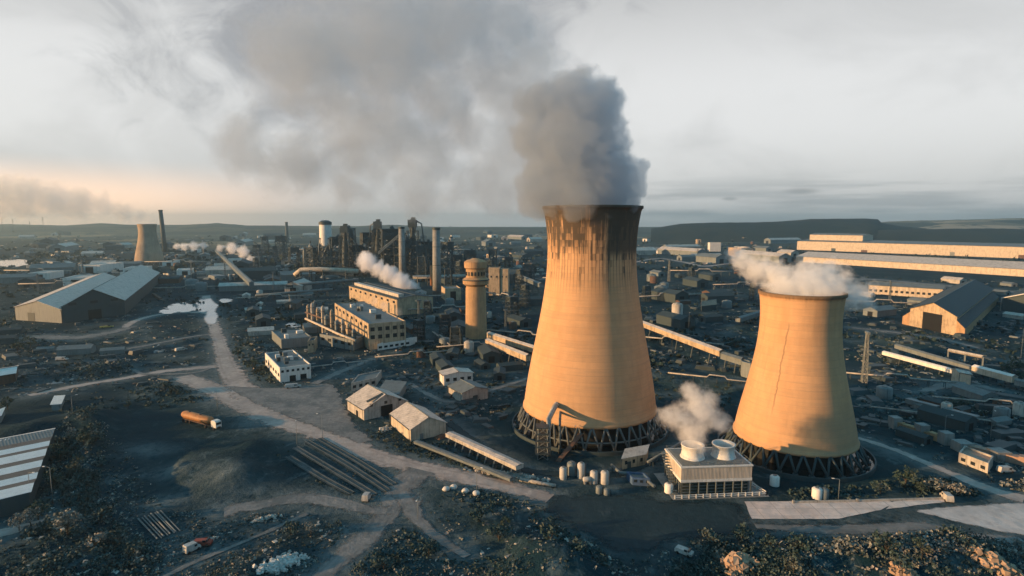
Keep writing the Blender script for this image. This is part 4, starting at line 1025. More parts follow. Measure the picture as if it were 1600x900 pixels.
def sheet(name, px, mat, jag=.1, flat=True, dust=.6, z=None, inset=2.5):
    pts = [V2(P(*p)) for p in px]; n = len(pts)
    z = z or nextz(); poly = [tuple(p) for p in pts]
    x0, x1 = min(p[0] for p in poly), max(p[0] for p in poly); y0, y1 = min(p[1] for p in poly), max(p[1] for p in poly)
    m = bpy.data.meshes.new(name); crisp = mat == 'slab'
    if crisp:
        r2 = random.Random(5); ring = []
        for i in range(n):
            p, q = pts[i], pts[(i + 1) % n]; k_ = max(1, int((q - p).length / 1.5))
            for k in range(k_): v = p.lerp(q, k / k_); ring.append((v.x + r2.uniform(-.12, .12), v.y + r2.uniform(-.12, .12), z))
        m.from_pydata(ring, [], [tuple(range(len(ring)))]); ev = np.zeros(len(ring), np.float32)
        if m.polygons[0].normal.z < 0: m.flip_normals()
    else:
        st = max(1.2, min(x1 - x0, y1 - y0) / 22); gx_ = np.arange(x0 - st, x1 + 2 * st, st); gy_ = np.arange(y0 - st, y1 + 2 * st, st)
        GX, GY = np.meshgrid(gx_, gy_); ins = np.zeros(GX.shape, bool); dm = np.full(GX.shape, 1e9)
        for i in range(n):
            ax, ay = poly[i]; bx, by = poly[(i + 1) % n]
            ins ^= ((ay > GY) != (by > GY)) & (GX < (bx - ax) * (GY - ay) / ((by - ay) + 1e-12) + ax)
            dx, dy = bx - ax, by - ay; t = np.clip(((GX - ax) * dx + (GY - ay) * dy) / (dx * dx + dy * dy + 1e-9), 0, 1)
            dm = np.minimum(dm, np.hypot(GX - ax - t * dx, GY - ay - t * dy))
        dm[~ins] *= -1
        ev = np.clip(1.0 - dm / inset * .9, 0, 1.6).ravel().astype(np.float32); nyy, nxx = GX.shape; idm = np.arange(nxx * nyy).reshape(nyy, nxx)
        keep = np.maximum.reduce([dm[:-1, :-1], dm[1:, :-1], dm[:-1, 1:], dm[1:, 1:]]) > -inset * .5
        fc = np.stack([idm[:-1, :-1][keep], idm[:-1, 1:][keep], idm[1:, 1:][keep], idm[1:, :-1][keep]], -1)
        us, inv = np.unique(fc, return_inverse=True); ev = ev[us]
        m.from_pydata(np.stack([GX.ravel()[us], GY.ravel()[us], np.full(len(us), z)], 1).tolist(), [], inv.reshape(fc.shape).tolist())
    m.materials.append(M[mat]); m.update()
    ea = m.attributes.new('edge', 'FLOAT', 'POINT'); ea.data.foreach_set('value', ev)
    o = bpy.data.objects.new(name, m); col.objects.link(o); tag(o, kind='structure')
    if flat: FLAT_POLY.append([tuple(p) for p in pts])
    for p in pts: TRACKS.append((p.x, p.y, 1.5, dust))
    return o
sheet('asphalt_apron', [(850, 772), (960, 766), (1040, 776), (1163, 782), (1178, 812), (1310, 812), (1400, 800), (1440, 815), (1340, 835), (1180, 838), (1060, 852), (1010, 872), (960, 868), (890, 830), (840, 800)], 'asphalt', .03, inset=7)
sheet('concrete_slab', [(1163, 784), (1385, 782), (1400, 786), (1376, 797), (1310, 811), (1175, 811)], 'slab', .008)
sheet('slab_strip', [(1396, 784), (1478, 778), (1484, 784), (1430, 790), (1384, 796)], 'slab', .05)
sheet('grey_apron', [(1420, 797), (1480, 790), (1560, 785), (1640, 782), (1660, 848), (1560, 832), (1500, 818), (1450, 806)], 'grey_road', .03)
road('dirt_strip', [(1180, 822), (1280, 828), (1380, 826), (1450, 822), (1500, 836), (1600, 846)], [3, 6, 7, 6, 5, 6], 'dirt_dim', .3)
road('side_road', [(1340, 684), (1400, 704), (1470, 733), (1545, 764), (1600, 780)], [4.5, 5, 5.5, 8, 10], 'dirt_road', .12)
road('main_road', [(285, 588), (330, 607), (380, 630), (430, 655), (490, 674), (545, 696), (600, 717), (660, 733), (740, 749), (800, 763), (860, 779)], [14, 17, 18, 17, 15, 13, 12.5, 13, 12, 10, 8], 'dirt_road', .12)
road('side_track', [(45, 618), (120, 603), (190, 592), (250, 581), (310, 575), (345, 572)], [8, 8, 8, 9, 10, 12], 'dirt_road', .2)
road('works_road', [(322, 462), (328, 490), (338, 520), (348, 550), (356, 575), (372, 600), (392, 622)], [12, 12, 12, 13, 16, 17, 18], 'dirt_road', .18)
sheet('dirt_yard', [(345, 602), (415, 606), (470, 604), (520, 598), (532, 612), (545, 640), (560, 668), (590, 690), (560, 694), (500, 672), (440, 650), (390, 628)], 'dirt_dim', .05)
road('fork_track', [(660, 735), (635, 752), (618, 772), (610, 795), (590, 820), (560, 850), (520, 885), (495, 910)], [16, 13, 11, 11, 10, 9, 8, 7], 'dirt_dim', .22)
road('field_track', [(350, 800), (420, 786), (470, 778), (530, 786), (580, 798), (612, 798)], [9, 8, 9, 8, 7, 7], 'dirt_dim', .25)
road('bend_track', [(625, 765), (640, 790), (655, 815), (690, 845), (730, 870)], [9, 8, 5, 4, 3], 'dirt_dim', .25)
road('ridge_track', [(-10, 833), (50, 818), (100, 805)], [3, 3, 2.5], 'dirt_road', .25)
road('ridge_track', [(250, 905), (310, 876), (360, 856), (420, 830), (480, 803)], [2.2, 2.5, 2.2, 2.2, 2], 'dirt_dim', .5)
road('edge_track', [(-20, 838), (10, 832), (35, 828)], [7, 7, 3], 'dirt_road', .2)
road('yard_track', [(200, 545), (240, 538), (290, 528), (330, 522)], [5, 6, 6, 5], 'dirt_dim', .25)
road('yard_track', [(60, 526), (120, 528), (170, 520), (210, 510)], [16, 20, 16, 10], 'dirt_dim', .25)
road('loop_track', [(195, 512), (215, 500), (260, 490), (310, 488), (330, 492)], [7, 9, 9, 9, 8], 'dirt_road', .25)
road('loop_track', [(330, 575), (300, 583), (230, 585), (210, 578)], [4, 5, 4, 3], 'dirt_dim', .25)
road('yard_road', [(490, 600), (540, 578), (585, 560)], [7, 8, 6], 'dirt_dim', .2)
road('yard_road', [(640, 600), (700, 628), (760, 612), (830, 590)], [4, 5, 5, 5], 'dirt_dim', .2)
road('ring_road', [(700, 660), (740, 690), (800, 728), (870, 742), (960, 742), (1030, 716), (1080, 690)], [5, 5, 5, 5, 5, 5, 5], 'asphalt', .1)
road('far_road', [(990, 410), (1030, 404), (1070, 410), (1100, 416), (1150, 412), (1240, 420)], [14, 16, 16, 22, 14, 12], 'dirt_road', .3)
road('far_road', [(100, 470), (160, 452), (280, 436), (420, 428)], [10, 10, 10, 10], 'dirt_dim', .3)
road('far_yard_strip', [(1200, 446), (1330, 436), (1470, 446), (1620, 460)], [26, 36, 40, 40], 'dirt_dim', .2)
road('far_yard_strip', [(1330, 512), (1400, 520), (1470, 530), (1530, 545)], [7, 9, 9, 6], 'dirt_dim', .2)
road('far_yard_strip', [(1440, 612), (1500, 600), (1570, 612)], [6, 12, 8], 'dirt_dim', .3)
for pts in ([(185, 735), (235, 722), (290, 730), (262, 742)], ):
    pass
def blob(name, cx, cy, rx, ry, mat, n=16, jag=.18):
    r2 = random.Random(int(cx * 13 + cy))
    sheet(name, [(cx + rx * (1 + r2.uniform(-jag, jag)) * math.cos(2 * math.pi * i / n), cy + ry * (1 + r2.uniform(-jag, jag)) * math.sin(2 * math.pi * i / n)) for i in range(n)], mat, .05, True, .5, inset=1.2)
for a in [(267, 735, 18, 7), (248, 781, 36, 13), (290, 841, 20, 10), (232, 703, 26, 5), (390, 772, 38, 8), (700, 600, 30, 9), (780, 580, 28, 14), (462, 565, 12, 6), (730, 780, 24, 10), (1500, 604, 30, 6), (700, 560, 16, 6), (430, 560, 20, 6), (560, 590, 26, 8), (120, 520, 60, 8), (225, 525, 20, 5), (1430, 620, 40, 6), (660, 640, 20, 5), (330, 750, 40, 8), (1010, 590, 20, 5), (480, 640, 60, 16)]:
    r2 = random.Random(int(a[0] * 3 + a[1]))
    for k in range(14):          # bare, worn ground: dusty soil in the ground sheet itself
        q = r2.random() ** .5; th = r2.uniform(0, 6.28); p = P(a[0] + a[2] * q * math.cos(th) * .9, a[1] + a[3] * q * math.sin(th) * .9)
        TRACKS.append((p.x, p.y, r2.uniform(.3, 1.6), r2.uniform(.35, 1.0)))
for a in [(322, 478, 13, 9), (285, 481, 20, 7), (330, 496, 5, 11), (262, 487, 10, 3), (460, 508, 9, 3), (352, 470, 8, 3)]:
    blob('puddle', *a, 'puddle', jag=.35)
for a in [(20, 411, 28, 5), (300, 383, 26, 2.2), (1060, 380, 40, 1.6), (1020, 388, 22, 2.2), (560, 386, 40, 1.4)]:
    blob('pond', *a, 'pond')

r2 = random.Random(404)
for k in range(420):
    x, y = r2.uniform(-20, 1620), 430 + 190 * r2.random()
    if 820 < x < 1000: continue
    p = P(x, y); a = r2.choice([.35, -1.2, .1]) + r2.uniform(-.3, .3); L = r2.uniform(2, 22)
    for j in range(int(L / 2.5)): TRACKS.append((p.x + math.cos(a) * j * 2.5, p.y + math.sin(a) * j * 2.5, r2.uniform(.2, 1.2), r2.uniform(.25, .9)))
def railway(label, pts, ballast=True):
    ps = spline([P(*p) for p in pts], 4.0); root = thing('railway_track', label, 'railway track', ps[0])
    z = nextz()
    for p, q in zip(ps[::2], ps[2::2] + [ps[-1]]): FLAT_SEG.append((p.x, p.y, q.x, q.y, 3))
    bed = MB(); sl = MB(); rails = [MB(), MB()]
    vs = []; fs = []
    for i, p in enumerate(ps):
        d = (ps[min(i + 1, len(ps) - 1)] - ps[max(i - 1, 0)]).normalized(); s = Vector((-d.y, d.x, 0))
        vs += [tuple(p + s * 1.4 + Vector((0, 0, z))), tuple(p - s * 1.4 + Vector((0, 0, z)))]
        if i: fs.append((2 * i - 2, 2 * i - 1, 2 * i + 1, 2 * i))
        pass
        pass
        ps[i] = p; 
        for k, sg in enumerate((-1, 1)):
            rails[k].__dict__.setdefault('pts', []).append(p + s * sg * .75 + Vector((0, 0, z + .12)))
    bed.add(vs, fs); bed.build('ballast', M['ballast'], root); pass
    for r_ in rails: r_.tube(r_.pts, .06, 4); r_.build('rail', M['rail'], root)
railway('railway siding closest to the curving dirt road', [(498, 686), (560, 722), (616, 758)])
railway('second railway siding from the curving dirt road', [(480, 690), (545, 728), (606, 768)])
railway('third railway siding from the curving dirt road', [(462, 700), (525, 738), (585, 774)])
railway('railway siding farthest from the dirt road, shortest of the four', [(450, 714), (505, 748), (550, 772)])
# stack of rails on the foreground field
ps0 = [(216, 812), (226, 808), (236, 804), (245, 801)]
for i, (x, y) in enumerate(ps0):
    p, q = P(x, y), P(x + 30, y + 32); root = MB().bar(p + Vector((0, 0, .35)), q + Vector((0, 0, .35)), .34).bar(p + Vector((.8, .5, .3)), q + Vector((.8, .5, .3)), .26).build('pipe_bundle', M['steel_mid'], None, p)
    tag(root, ['outermost pair of long grey pipes laid on the near field', 'second pair of long grey pipes laid on the near field', 'third pair of long grey pipes laid on the near field', 'innermost pair of long grey pipes, beside the round bare patch'][i], 'pipes', 'pipes laid out on the near field')
    FLAT_SEG.append((p.x, p.y, q.x, q.y, 3))

# ------------------------------------------------------------------ terrain
waves = [(2 * math.pi / wl * math.cos(a), 2 * math.pi / wl * math.sin(a), ph, am) for wl, a, ph, am in
         [(float(w), nr.uniform(0, 6.28), nr.uniform(0, 6.28), float(w) ** .8 * .020) for w in nr.uniform(9, 90, 22)]]
BANKS = []   # x, y, rx, ry, angle, height
def bank(p, q, w, h):
    a, b = V2(P(*p)), V2(P(*q)); BANKS.append(((a + b) / 2, max((a - b).length / 2, w), w, math.atan2((b - a).y, (b - a).x), h))
bank((150, 660), (95, 740), 9, 4.5); bank((140, 700), (60, 800), 9, 4); bank((-10, 822), (110, 792), 5, 3.2); bank((120, 800), (60, 860), 10, 3)
bank((260, 892), (420, 822), 5, 2.6); bank((130, 830), (220, 800), 8, 2.5); bank((200, 850), (80, 890), 12, 3)
bank((1110, 862), (1340, 872), 7, 3.0); bank((1340, 870), (1620, 872), 7, 4.0); bank((1200, 890), (1600, 902), 8, 3.5)
bank((860, 830), (980, 895), 7, 2.5); bank((700, 780), (830, 830), 8, 1.8); bank((230, 612), (285, 606), 8, 2.0); bank((1400, 750), (1500, 760), 8, 1.6)
bank((330, 520), (240, 540), 12, 3.0); bank((1440, 560), (1540, 570), 10, 1.5)

def relief(x, y):
    x = np.asarray(x, float); y = np.asarray(y, float)
    h = np.zeros_like(x)
    for kx, ky, ph, am in waves: h += am * np.sin(kx * x + ky * y + ph)
    h = np.maximum(h, -1.2) * (.8 + .35 * np.clip((215 - y) / 50, 0, 1))
    for c, L, w, a, hh in BANKS:
        dx, dy = x - c.x, y - c.y
        u = dx * math.cos(a) + dy * math.sin(a); v = -dx * math.sin(a) + dy * math.cos(a)
        h += hh * np.exp(-(np.maximum(np.abs(u) - L * .7, 0) / (L * .5)) ** 2 - (v / w) ** 2)
    far = np.clip((y - 420) / 300, 0, 1); h = h * (1 - far * .75)
    m = np.full_like(x, 1e9)
    for x0, y0, x1, y1, r in FLAT_SEG:
        sel = (x > min(x0, x1) - r - 14) & (x < max(x0, x1) + r + 14) & (y > min(y0, y1) - r - 14) & (y < max(y0, y1) + r + 14)
        if not sel.any(): continue
        xs, ys = x[sel], y[sel]; dx, dy = x1 - x0, y1 - y0; L2 = dx * dx + dy * dy + 1e-9
        t = np.clip(((xs - x0) * dx + (ys - y0) * dy) / L2, 0, 1)
        m[sel] = np.minimum(m[sel], np.hypot(xs - x0 - t * dx, ys - y0 - t * dy) - r)
    for cx, cy, r in FLAT_DISC:
        sel = (np.abs(x - cx) < r + 14) & (np.abs(y - cy) < r + 14)
        if sel.any(): m[sel] = np.minimum(m[sel], np.hypot(x[sel] - cx, y[sel] - cy) - r - 1)
    for poly in FLAT_POLY:
        px = [p[0] for p in poly]; py = [p[1] for p in poly]
        sel = (x > min(px) - 14) & (x < max(px) + 14) & (y > min(py) - 14) & (y < max(py) + 14)
        if not sel.any(): continue
        xs, ys = x[sel], y[sel]; ins = np.zeros(xs.shape, bool); dm = np.full(xs.shape, 1e9); n = len(poly)
        for i in range(n):
            x0, y0 = poly[i]; x1, y1 = poly[(i + 1) % n]
            ins ^= ((y0 > ys) != (y1 > ys)) & (xs < (x1 - x0) * (ys - y0) / ((y1 - y0) + 1e-12) + x0)
            dx, dy = x1 - x0, y1 - y0; t = np.clip(((xs - x0) * dx + (ys - y0) * dy) / (dx * dx + dy * dy + 1e-9), 0, 1)
            dm = np.minimum(dm, np.hypot(xs - x0 - t * dx, ys - y0 - t * dy))
        dm[ins] = -dm[ins]
        m[sel] = np.minimum(m[sel], dm - 3)
    k = np.clip((m - 2.5) / 9, 0, 1); k = k * k * (3 - 2 * k)
    return h * k
# ---- landmarks for the labels of the many small things far away
MARKS = {'the twin warehouse': P(130, 490), 'the far slim chimney': P(262, 400), 'the furnaces': P(560, 431), 'the ringed water tower': P(744, 527), 'the tall grey chimney': P(683, 462),
         'the tall cooling tower': P(915, 640), 'the squat cooling tower': P(1240, 690), 'the open gabled shed': P(1460, 517), 'the low office block': P(440, 590), 'the long cream warehouse': P(1400, 396),
         'the coke blocks': P(590, 500), 'the pale cube-like block': P(1117, 395), 'the striped shed': P(50, 740), 'the white barn': P(580, 650), 'the fan cooler': P(1110, 760), 'the white rubble heap': P(445, 880),
         'the pink-roofed hut': P(1520, 735), 'the orange lorry': P(313, 660), 'the lone dark chimney': P(449, 382), 'the white pipe bridge': P(1440, 580), 'the pink-roofed cabin': P(1108, 487)}
ORD = 'nearest second third fourth fifth sixth seventh eighth ninth tenth eleventh twelfth thirteenth fourteenth fifteenth sixteenth seventeenth eighteenth nineteenth twentieth'.split()
PENDING = []
def later(o, phrase, p): PENDING.append((o, phrase, Vector((p[0], p[1], 0))))
def give_labels():
    groups = {}
    for o, ph, p in PENDING:
        u = Vector(proj(p))
        mk = min(MARKS, key=lambda k: (Vector(proj(MARKS[k])) - u).length)
        v = Vector(proj(MARKS[mk]))
        side = 'beyond' if p.y > MARKS[mk].y else 'before'
        groups.setdefault((ph, mk, side), []).append(((v - u).length, o))
    for (ph, mk, side), lst in groups.items():
        lst.sort(key=lambda t: t[0])
        for i, (d, o) in enumerate(lst):
            n = '' if len(lst) == 1 else (ORD[i] + ' ')
            o['label'] = ('%s%s %s %s' % (n, ph, side, mk)).strip()

# ---- clutter of the works: small sheds, tanks and stacks far away, each a thing of its own
OCC = [(p[0], p[1], r) for p, r in ((BT, 40), (ST, 32))] + [(c[0], c[1], c[2]) for c in FLAT_DISC]
for poly in FLAT_POLY:
    cx = sum(p[0] for p in poly) / len(poly); cy = sum(p[1] for p in poly) / len(poly)
    n = len(poly)
    for i in range(n):
        for t in (0, .25, .5, .75):
            x = poly[i][0] * (1 - t) + poly[(i + 1) % n][0] * t; y = poly[i][1] * (1 - t) + poly[(i + 1) % n][1] * t
            OCC.append((x, y, 5)); OCC.append(((x + cx) / 2, (y + cy) / 2, 8))
for s_ in FLAT_SEG: OCC.append(((s_[0] + s_[2]) / 2, (s_[1] + s_[3]) / 2, s_[4]))
OCCA = [np.array(OCC)]
def free(x, y, r):
    a = OCCA[0]
    return not (np.hypot(a[:, 0] - x, a[:, 1] - y) < a[:, 2] + r).any()
def take(x, y, r): OCCA[0] = np.vstack([OCCA[0], [x, y, r]]); FLAT_DISC.append((x, y, r))

def proto_shed(nm, W, L, he, hr, ridge, wall, roof, cat):
    k = len(FLAT_POLY)
    o = building(nm, 'x', cat, Vector((-W / 2, -L / 2)), Vector((W / 2, -L / 2)), Vector((0, L)), he, hr, ridge, wall, roof, doors=[('AB', .5, W * .35, he * .75, 'opening')])
    del FLAT_POLY[k:]
    return o
KINDS = [('grey_shed', 14, 30, 6, 9, 'D', 'grey_clad', 'roof_grey', 'shed', 'low grey shed'), ('pale_shed', 12, 26, 5, 8, 'D', 'pale_concrete', 'roof_pale', 'shed', 'small pale-roofed shed'),
         ('dark_shed', 16, 34, 8, 11, 'D', 'dark_clad', 'roof_dark', 'shed', 'dark shed'), ('rusty_shed', 13, 24, 6, 8, 'D', 'rust', 'roof_dark', 'shed', 'rust-walled shed'),
         ('tan_block', 12, 18, 9, None, None, 'tan', 'roof_grey', 'building', 'sunlit tan block'), ('white_store', 16, 28, 6, None, None, 'white', 'roof_pale', 'building', 'white flat-roofed store'),
         ('long_shed', 14, 70, 6, 9, 'D', 'grey_clad', 'roof_pale', 'shed', 'long grey shed')]
def place_sheds(zone, n, kinds, smin, smax, seed):
    r2 = random.Random(seed); x0, x1, y0, y1 = zone; done = tries = 0
    while done < n and tries < n * 30:
        tries += 1
        px, py = r2.uniform(x0, x1), r2.uniform(y0, y1); p = P(px, py); i = r2.choice(kinds)
        s = r2.uniform(smin, smax); W, L = KINDS[i][1] * s, KINDS[i][2] * s; r = (W + L) / 3
        if not free(p.x, p.y, r): continue
        first = PROTO.get(i)
        rz = r2.choice([.35, .35, -1.2, -1.2, .1]) + r2.uniform(-.12, .12)
        if first is None:
            o = PROTO[i] = proto_shed(KINDS[i][0], *KINDS[i][1:9]); o.location = p; o.rotation_euler = (0, 0, rz); o.scale = (s, s, s)
        else: o = copy_tree(first, p, rz, s)
        o['group'] = 'small sheds across the works'
        later(o, KINDS[i][9], p); take(p.x, p.y, r); done += 1
PROTO = {}
place_sheds((0, 220, 395, 450), 12, [0, 1, 2, 5], 1.0, 2.2, 1)
place_sheds((260, 480, 385, 470), 34, [0, 1, 2, 3, 5, 6], .7, 1.7, 2)
place_sheds((300, 840, 362, 385), 34, [0, 1, 2, 6, 5], 1.2, 2.8, 3)
place_sheds((0, 220, 360, 392), 12, [0, 1, 2, 6], 1.3, 3.0, 4)
place_sheds((650, 840, 390, 470), 24, [0, 2, 2, 3, 4], .7, 1.5, 5)
place_sheds((1000, 1240, 368, 415), 28, [0, 1, 5, 6, 4], 1.0, 2.4, 6)
place_sheds((1000, 1190, 420, 510), 12, [2, 2, 0, 3], .5, 1.2, 7)
place_sheds((640, 830, 470, 570), 14, [2, 2, 2, 3], .35, .8, 8)
place_sheds((1340, 1600, 440, 500), 9, [0, 2, 3, 1], .5, 1.0, 9)
place_sheds((1370, 1600, 610, 690), 7, [0, 2, 3], .3, .55, 10)
place_sheds((0, 200, 505, 590), 5, [0, 2], .3, .6, 12)
place_sheds((380, 500, 455, 530), 12, [0, 2, 2, 1], .35, .8, 13)
place_sheds((650, 800, 565, 640), 4, [0, 2], .3, .5, 14)

def proto_tank(r, h, m):
    o = tank('x', 800, 500, r, h, m); del FLAT_DISC[-1]; o.location = (0, 0, 0); return o
TK = [(3.5, 9, 'pale_concrete', 'pale upright tank'), (5, 8, 'steel_mid', 'grey storage tank'), (2.2, 13, 'steel', 'thin dark silo'), (4, 7, 'rust', 'rusty squat tank')]
TPROTO = {}
def place_tanks(zone, n, smin, smax, seed):
    r2 = random.Random(seed); x0, x1, y0, y1 = zone; done = tries = 0
    while done < n and tries < n * 30:
        tries += 1
        p = P(r2.uniform(x0, x1), r2.uniform(y0, y1)); i = r2.randrange(4); s = r2.uniform(smin, smax)
        if not free(p.x, p.y, TK[i][0] * s + 1): continue
        if i not in TPROTO:
            o = TPROTO[i] = proto_tank(*TK[i][:3]); o.location = p; o.scale = (s, s, s)
        else: o = copy_tree(TPROTO[i], p, r2.uniform(0, 6), s)
        o['group'] = 'tanks across the works'; o['category'] = 'tank'
        later(o, TK[i][3], p); take(p.x, p.y, TK[i][0] * s + 1); done += 1
place_tanks((270, 480, 395, 470), 10, .8, 1.8, 21)
place_tanks((450, 840, 385, 445), 16, .9, 2.0, 22)
place_tanks((640, 810, 460, 560), 10, .5, .9, 23)
place_tanks((1000, 1190, 380, 500), 12, .7, 1.6, 24)
place_tanks((1350, 1600, 600, 690), 5, .4, .7, 25)

# lattice floodlight towers and small stacks that break the skyline of the works
def proto_mast():
    root = thing('floodlight_mast', 'x', 'mast', (0, 0, 0), 'floodlight masts across the works')
    lattice_tower(root, (0, 0), 2.4, 26, 1.0, 6, .28, 'steel_mid', decks=False)
    MB().box((0, 0, 26.3), (4.5, 1.2, 1.2)).build('lamp_head', M['steel_mid'], root)
    return root
mp = None
r2 = random.Random(77)
for x, y in ((300, 440), (352, 432), (405, 418), (428, 455), (470, 400), (735, 470), (812, 425), (1045, 440), (1090, 405), (1168, 430), (1390, 470), (130, 432), (60, 455), (790, 520), (655, 520), (1350, 600), (600, 395), (715, 398), (380, 372)):
    p = P(x, y)
    if mp is None: mp = o = proto_mast(); o.location = p
    else: o = copy_tree(mp, p, r2.uniform(0, 3), r2.uniform(.6, 1.15))
    later(o, 'thin lattice floodlight mast', p)

def proto_frame():
    root = thing('steel_frame', 'x', 'steel frame', (0, 0, 0), 'dark steel frames across the works')
    lattice_tower(root, (0, 0), 12, 34, 10, 5, .9, 'steel')
    MB().box((0, 0, 30), (9, 9, 7)).build('housing', M['dark_clad'], root)
    MB().tube([(7, 0, 0), (7, 0, 28), (2, 0, 36)], 1.2, 8).build('pipe', M['steel'], root)
    return root
fp = None
for x, y, sc_ in ((660, 440, 1.0), (700, 452, .7), (718, 440, .8), (735, 455, .6), (765, 440, .8), (812, 452, .7), (826, 438, .9), (565, 424, 1.1), (606, 424, 1.2), (470, 415, 1.0), (430, 410, .9), (402, 402, 1.1), (529, 420, 1.2), (668, 500, .6), (655, 530, .5), (695, 520, .5), (712, 545, .45), (800, 500, .6), (400, 420, .7), (820, 480, .7), (1010, 470, .6), (1080, 440, .6), (1175, 470, .5), (526, 427, 1.7), (556, 430, 1.5), (578, 428, 1.8), (608, 431, 1.9), (634, 433, 1.6), (668, 431, 1.7), (487, 429, 1.3), (655, 426, 1.5), (716, 430, 1.2), (440, 405, 1.5), (415, 398, 1.4), (750, 430, 1.0), (770, 425, 1.1), (795, 428, 1.0), (500, 425, 1.5), (545, 424, 1.9), (567, 432, 1.4), (585, 424, 1.6), (622, 426, 1.8), (655, 436, 1.5), (678, 428, 1.4), (735, 424, 1.2), (700, 432, 1.4), (460, 418, 1.3)):
    p = P(x, y)
    if fp is None: fp = o = proto_frame(); o.location = p; o.scale = (sc_,) * 3
    else: o = copy_tree(fp, p, r2.uniform(0, 1.5), (sc_ * r2.uniform(.7, 1.3), sc_ * r2.uniform(.7, 1.3), sc_ * r2.uniform(.75, 1.1)))
    later(o, 'dark steel plant frame', p)
def proto_piperun():
    root = thing('pipe_run', 'x', 'pipe', (0, 0, 0), 'raised pipe runs across the works')
    for k, (yy, r_) in enumerate(((-.9, .55), (.5, .38), (1.4, .28))):
        MB().tube([(-40, yy, 5.2), (-8, yy, 5.2), (-6, yy, 7.4), (6, yy, 7.4), (8, yy, 5.2), (40, yy, 5.2)], r_, 8).build('pipe', M[['pale_concrete', 'steel_mid', 'rust'][k]], root)
    for k in range(9):
        x = -38 + k * 9.5; MB().bar((x, -1.8, -.3), (x, -1.8, 5), .3).bar((x, 2.2, -.3), (x, 2.2, 5), .3).bar((x, -2, 4.7), (x, 2.4, 4.7), .35).build('support', M['steel'], root)
    return root
pp = None
for x, y, a, s_ in ((300, 455, .3, 1), (360, 440, -1.1, 1.2), (430, 470, .35, .9), (455, 480, -1.2, .8), (655, 470, .2, 1), (700, 488, .35, .9), (690, 535, -1.2, .6), (740, 545, .35, .6), (790, 470, -1.0, 1), (650, 560, .4, .6), (1040, 470, .3, 1.1), (1100, 430, -.2, 1.3), (1160, 450, .2, 1), (1050, 540, -.5, .8), (1120, 600, -.45, .6), (1400, 600, -.4, .7), (1450, 655, -.45, .5), (1560, 640, -.4, .6), (1380, 480, -.3, 1), (280, 415, .1, 1.5), (500, 395, .1, 1.8), (700, 395, -.1, 1.8), (780, 410, .1, 1.6), (590, 470, -.6, .9), (530, 575, .5, .5), (820, 530, -.5, .8), (100, 450, .2, 1.2), (60, 430, -.1, 1.4)):
    p = P(x, y)
    if pp is None: pp = o = proto_piperun(); o.location = p; o.rotation_euler = (0, 0, a); o.scale = (s_,) * 3
    else: o = copy_tree(pp, p, a, s_)
    later(o, 'raised run of three pipes', p)

# wagons standing in rows
def proto_wagon(m):
    root = thing('freight_wagon', 'x', 'wagon', (0, 0, 0), 'freight wagons on the works sidings')
    mb = MB(); mb.box((0, 0, 1.1), (13, 2.2, .35)); mb.build('chassis', M['steel'], root)
    mb = MB(); mb.prism([(-6.2, -1.4), (6.2, -1.4), (6.2, 1.4), (-6.2, 1.4)], 1.3, 3.4); mb.build('body', M[m], root)
    for x in (-4.6, -3.0, 3.0, 4.6):
        for s in (-.75, .75): MB().tube([(x, s - .1, .5), (x, s + .1, .5)], .5, 10).build('wheel', M['steel'], root)
    return root
WP = {}
for (a, b2, n, m, ph) in (((1030, 520), (1110, 548), 7, 'rust', 'rust-brown wagon of the row'), ((640, 472), (668, 455), 4, 'steel', 'dark wagon of the row'), ((1440, 640), (1560, 672), 6, 'steel_mid', 'dull grey wagon of the row'), ((250, 470), (215, 445), 4, 'rust', 'rust-brown wagon')):
    pa, pb = P(*a), P(*b2); d = (pb - pa).normalized(); L = (pb - pa).length; ang = math.atan2(d.y, d.x)
    for i in range(n):
        p = pa + d * (14.5 * i)
        if 14.5 * i > L: break
        if m not in WP: WP[m] = o = proto_wagon(m); o.location = p; o.rotation_euler = (0, 0, ang)
        else: o = copy_tree(WP[m], p, ang)
        later(o, ph, p)
    FLAT_SEG.append((pa.x, pa.y, pb.x, pb.y, 4))

# ---- ground sheet
def axis(lo, fine, mid, hi, neg):
    a = list(np.arange(-fine[0] if neg else lo, fine[0] + .1, 3.0))
    return a
def grow(start, step, end, k=1.16):
    out = []; v = start
    while v < end: step *= k; v += step; out.append(v)
    return out
xf = list(np.arange(-264, 264.1, 3.0)); xm = list(np.arange(270, 486, 6.0)); xo = grow(486, 7, 11000)
xs = np.array([-v for v in reversed(xm + xo)] + xf + xm + xo)
yn = [-v for v in reversed(grow(0, 10, 6000, 1.5))]
ys = np.array(yn + [0, 40] + list(np.arange(80, 440, 3.0)) + list(np.arange(440, 726, 6.0)) + grow(726, 8, 11000, 1.14))
X, Y = np.meshgrid(xs, ys)
def height_at(x, y):
    return relief(np.atleast_1d(x), np.atleast_1d(y))
_far = lambda y: np.clip((700 - y) / 120, 0, 1)
Z = relief(X.ravel(), Y.ravel()) * _far(Y.ravel()) * (Y.ravel() > 70) * (np.abs(X.ravel()) < 480)
dust = np.zeros(X.size)
tx = np.array(TRACKS); xr, yr = X.ravel(), Y.ravel()
sel = (yr > 70) & (yr < 1500) & (np.abs(xr) < 1200); idx = np.nonzero(sel)[0]
for i0 in range(0, len(idx), 4000):
    ii = idx[i0:i0 + 4000]
    d = np.hypot(xr[ii, None] - tx[None, :, 0], yr[ii, None] - tx[None, :, 1]) - tx[None, :, 2]
    dust[ii] = (tx[None, :, 3] * np.exp(-np.maximum(d, 0) / 4.0)).max(1)
nx, ny = len(xs), len(ys)
me = bpy.data.meshes.new('ground')
ii = np.arange(nx * ny).reshape(ny, nx)
F = np.stack([ii[:-1, :-1], ii[:-1, 1:], ii[1:, 1:], ii[1:, :-1]], -1).reshape(-1, 4)
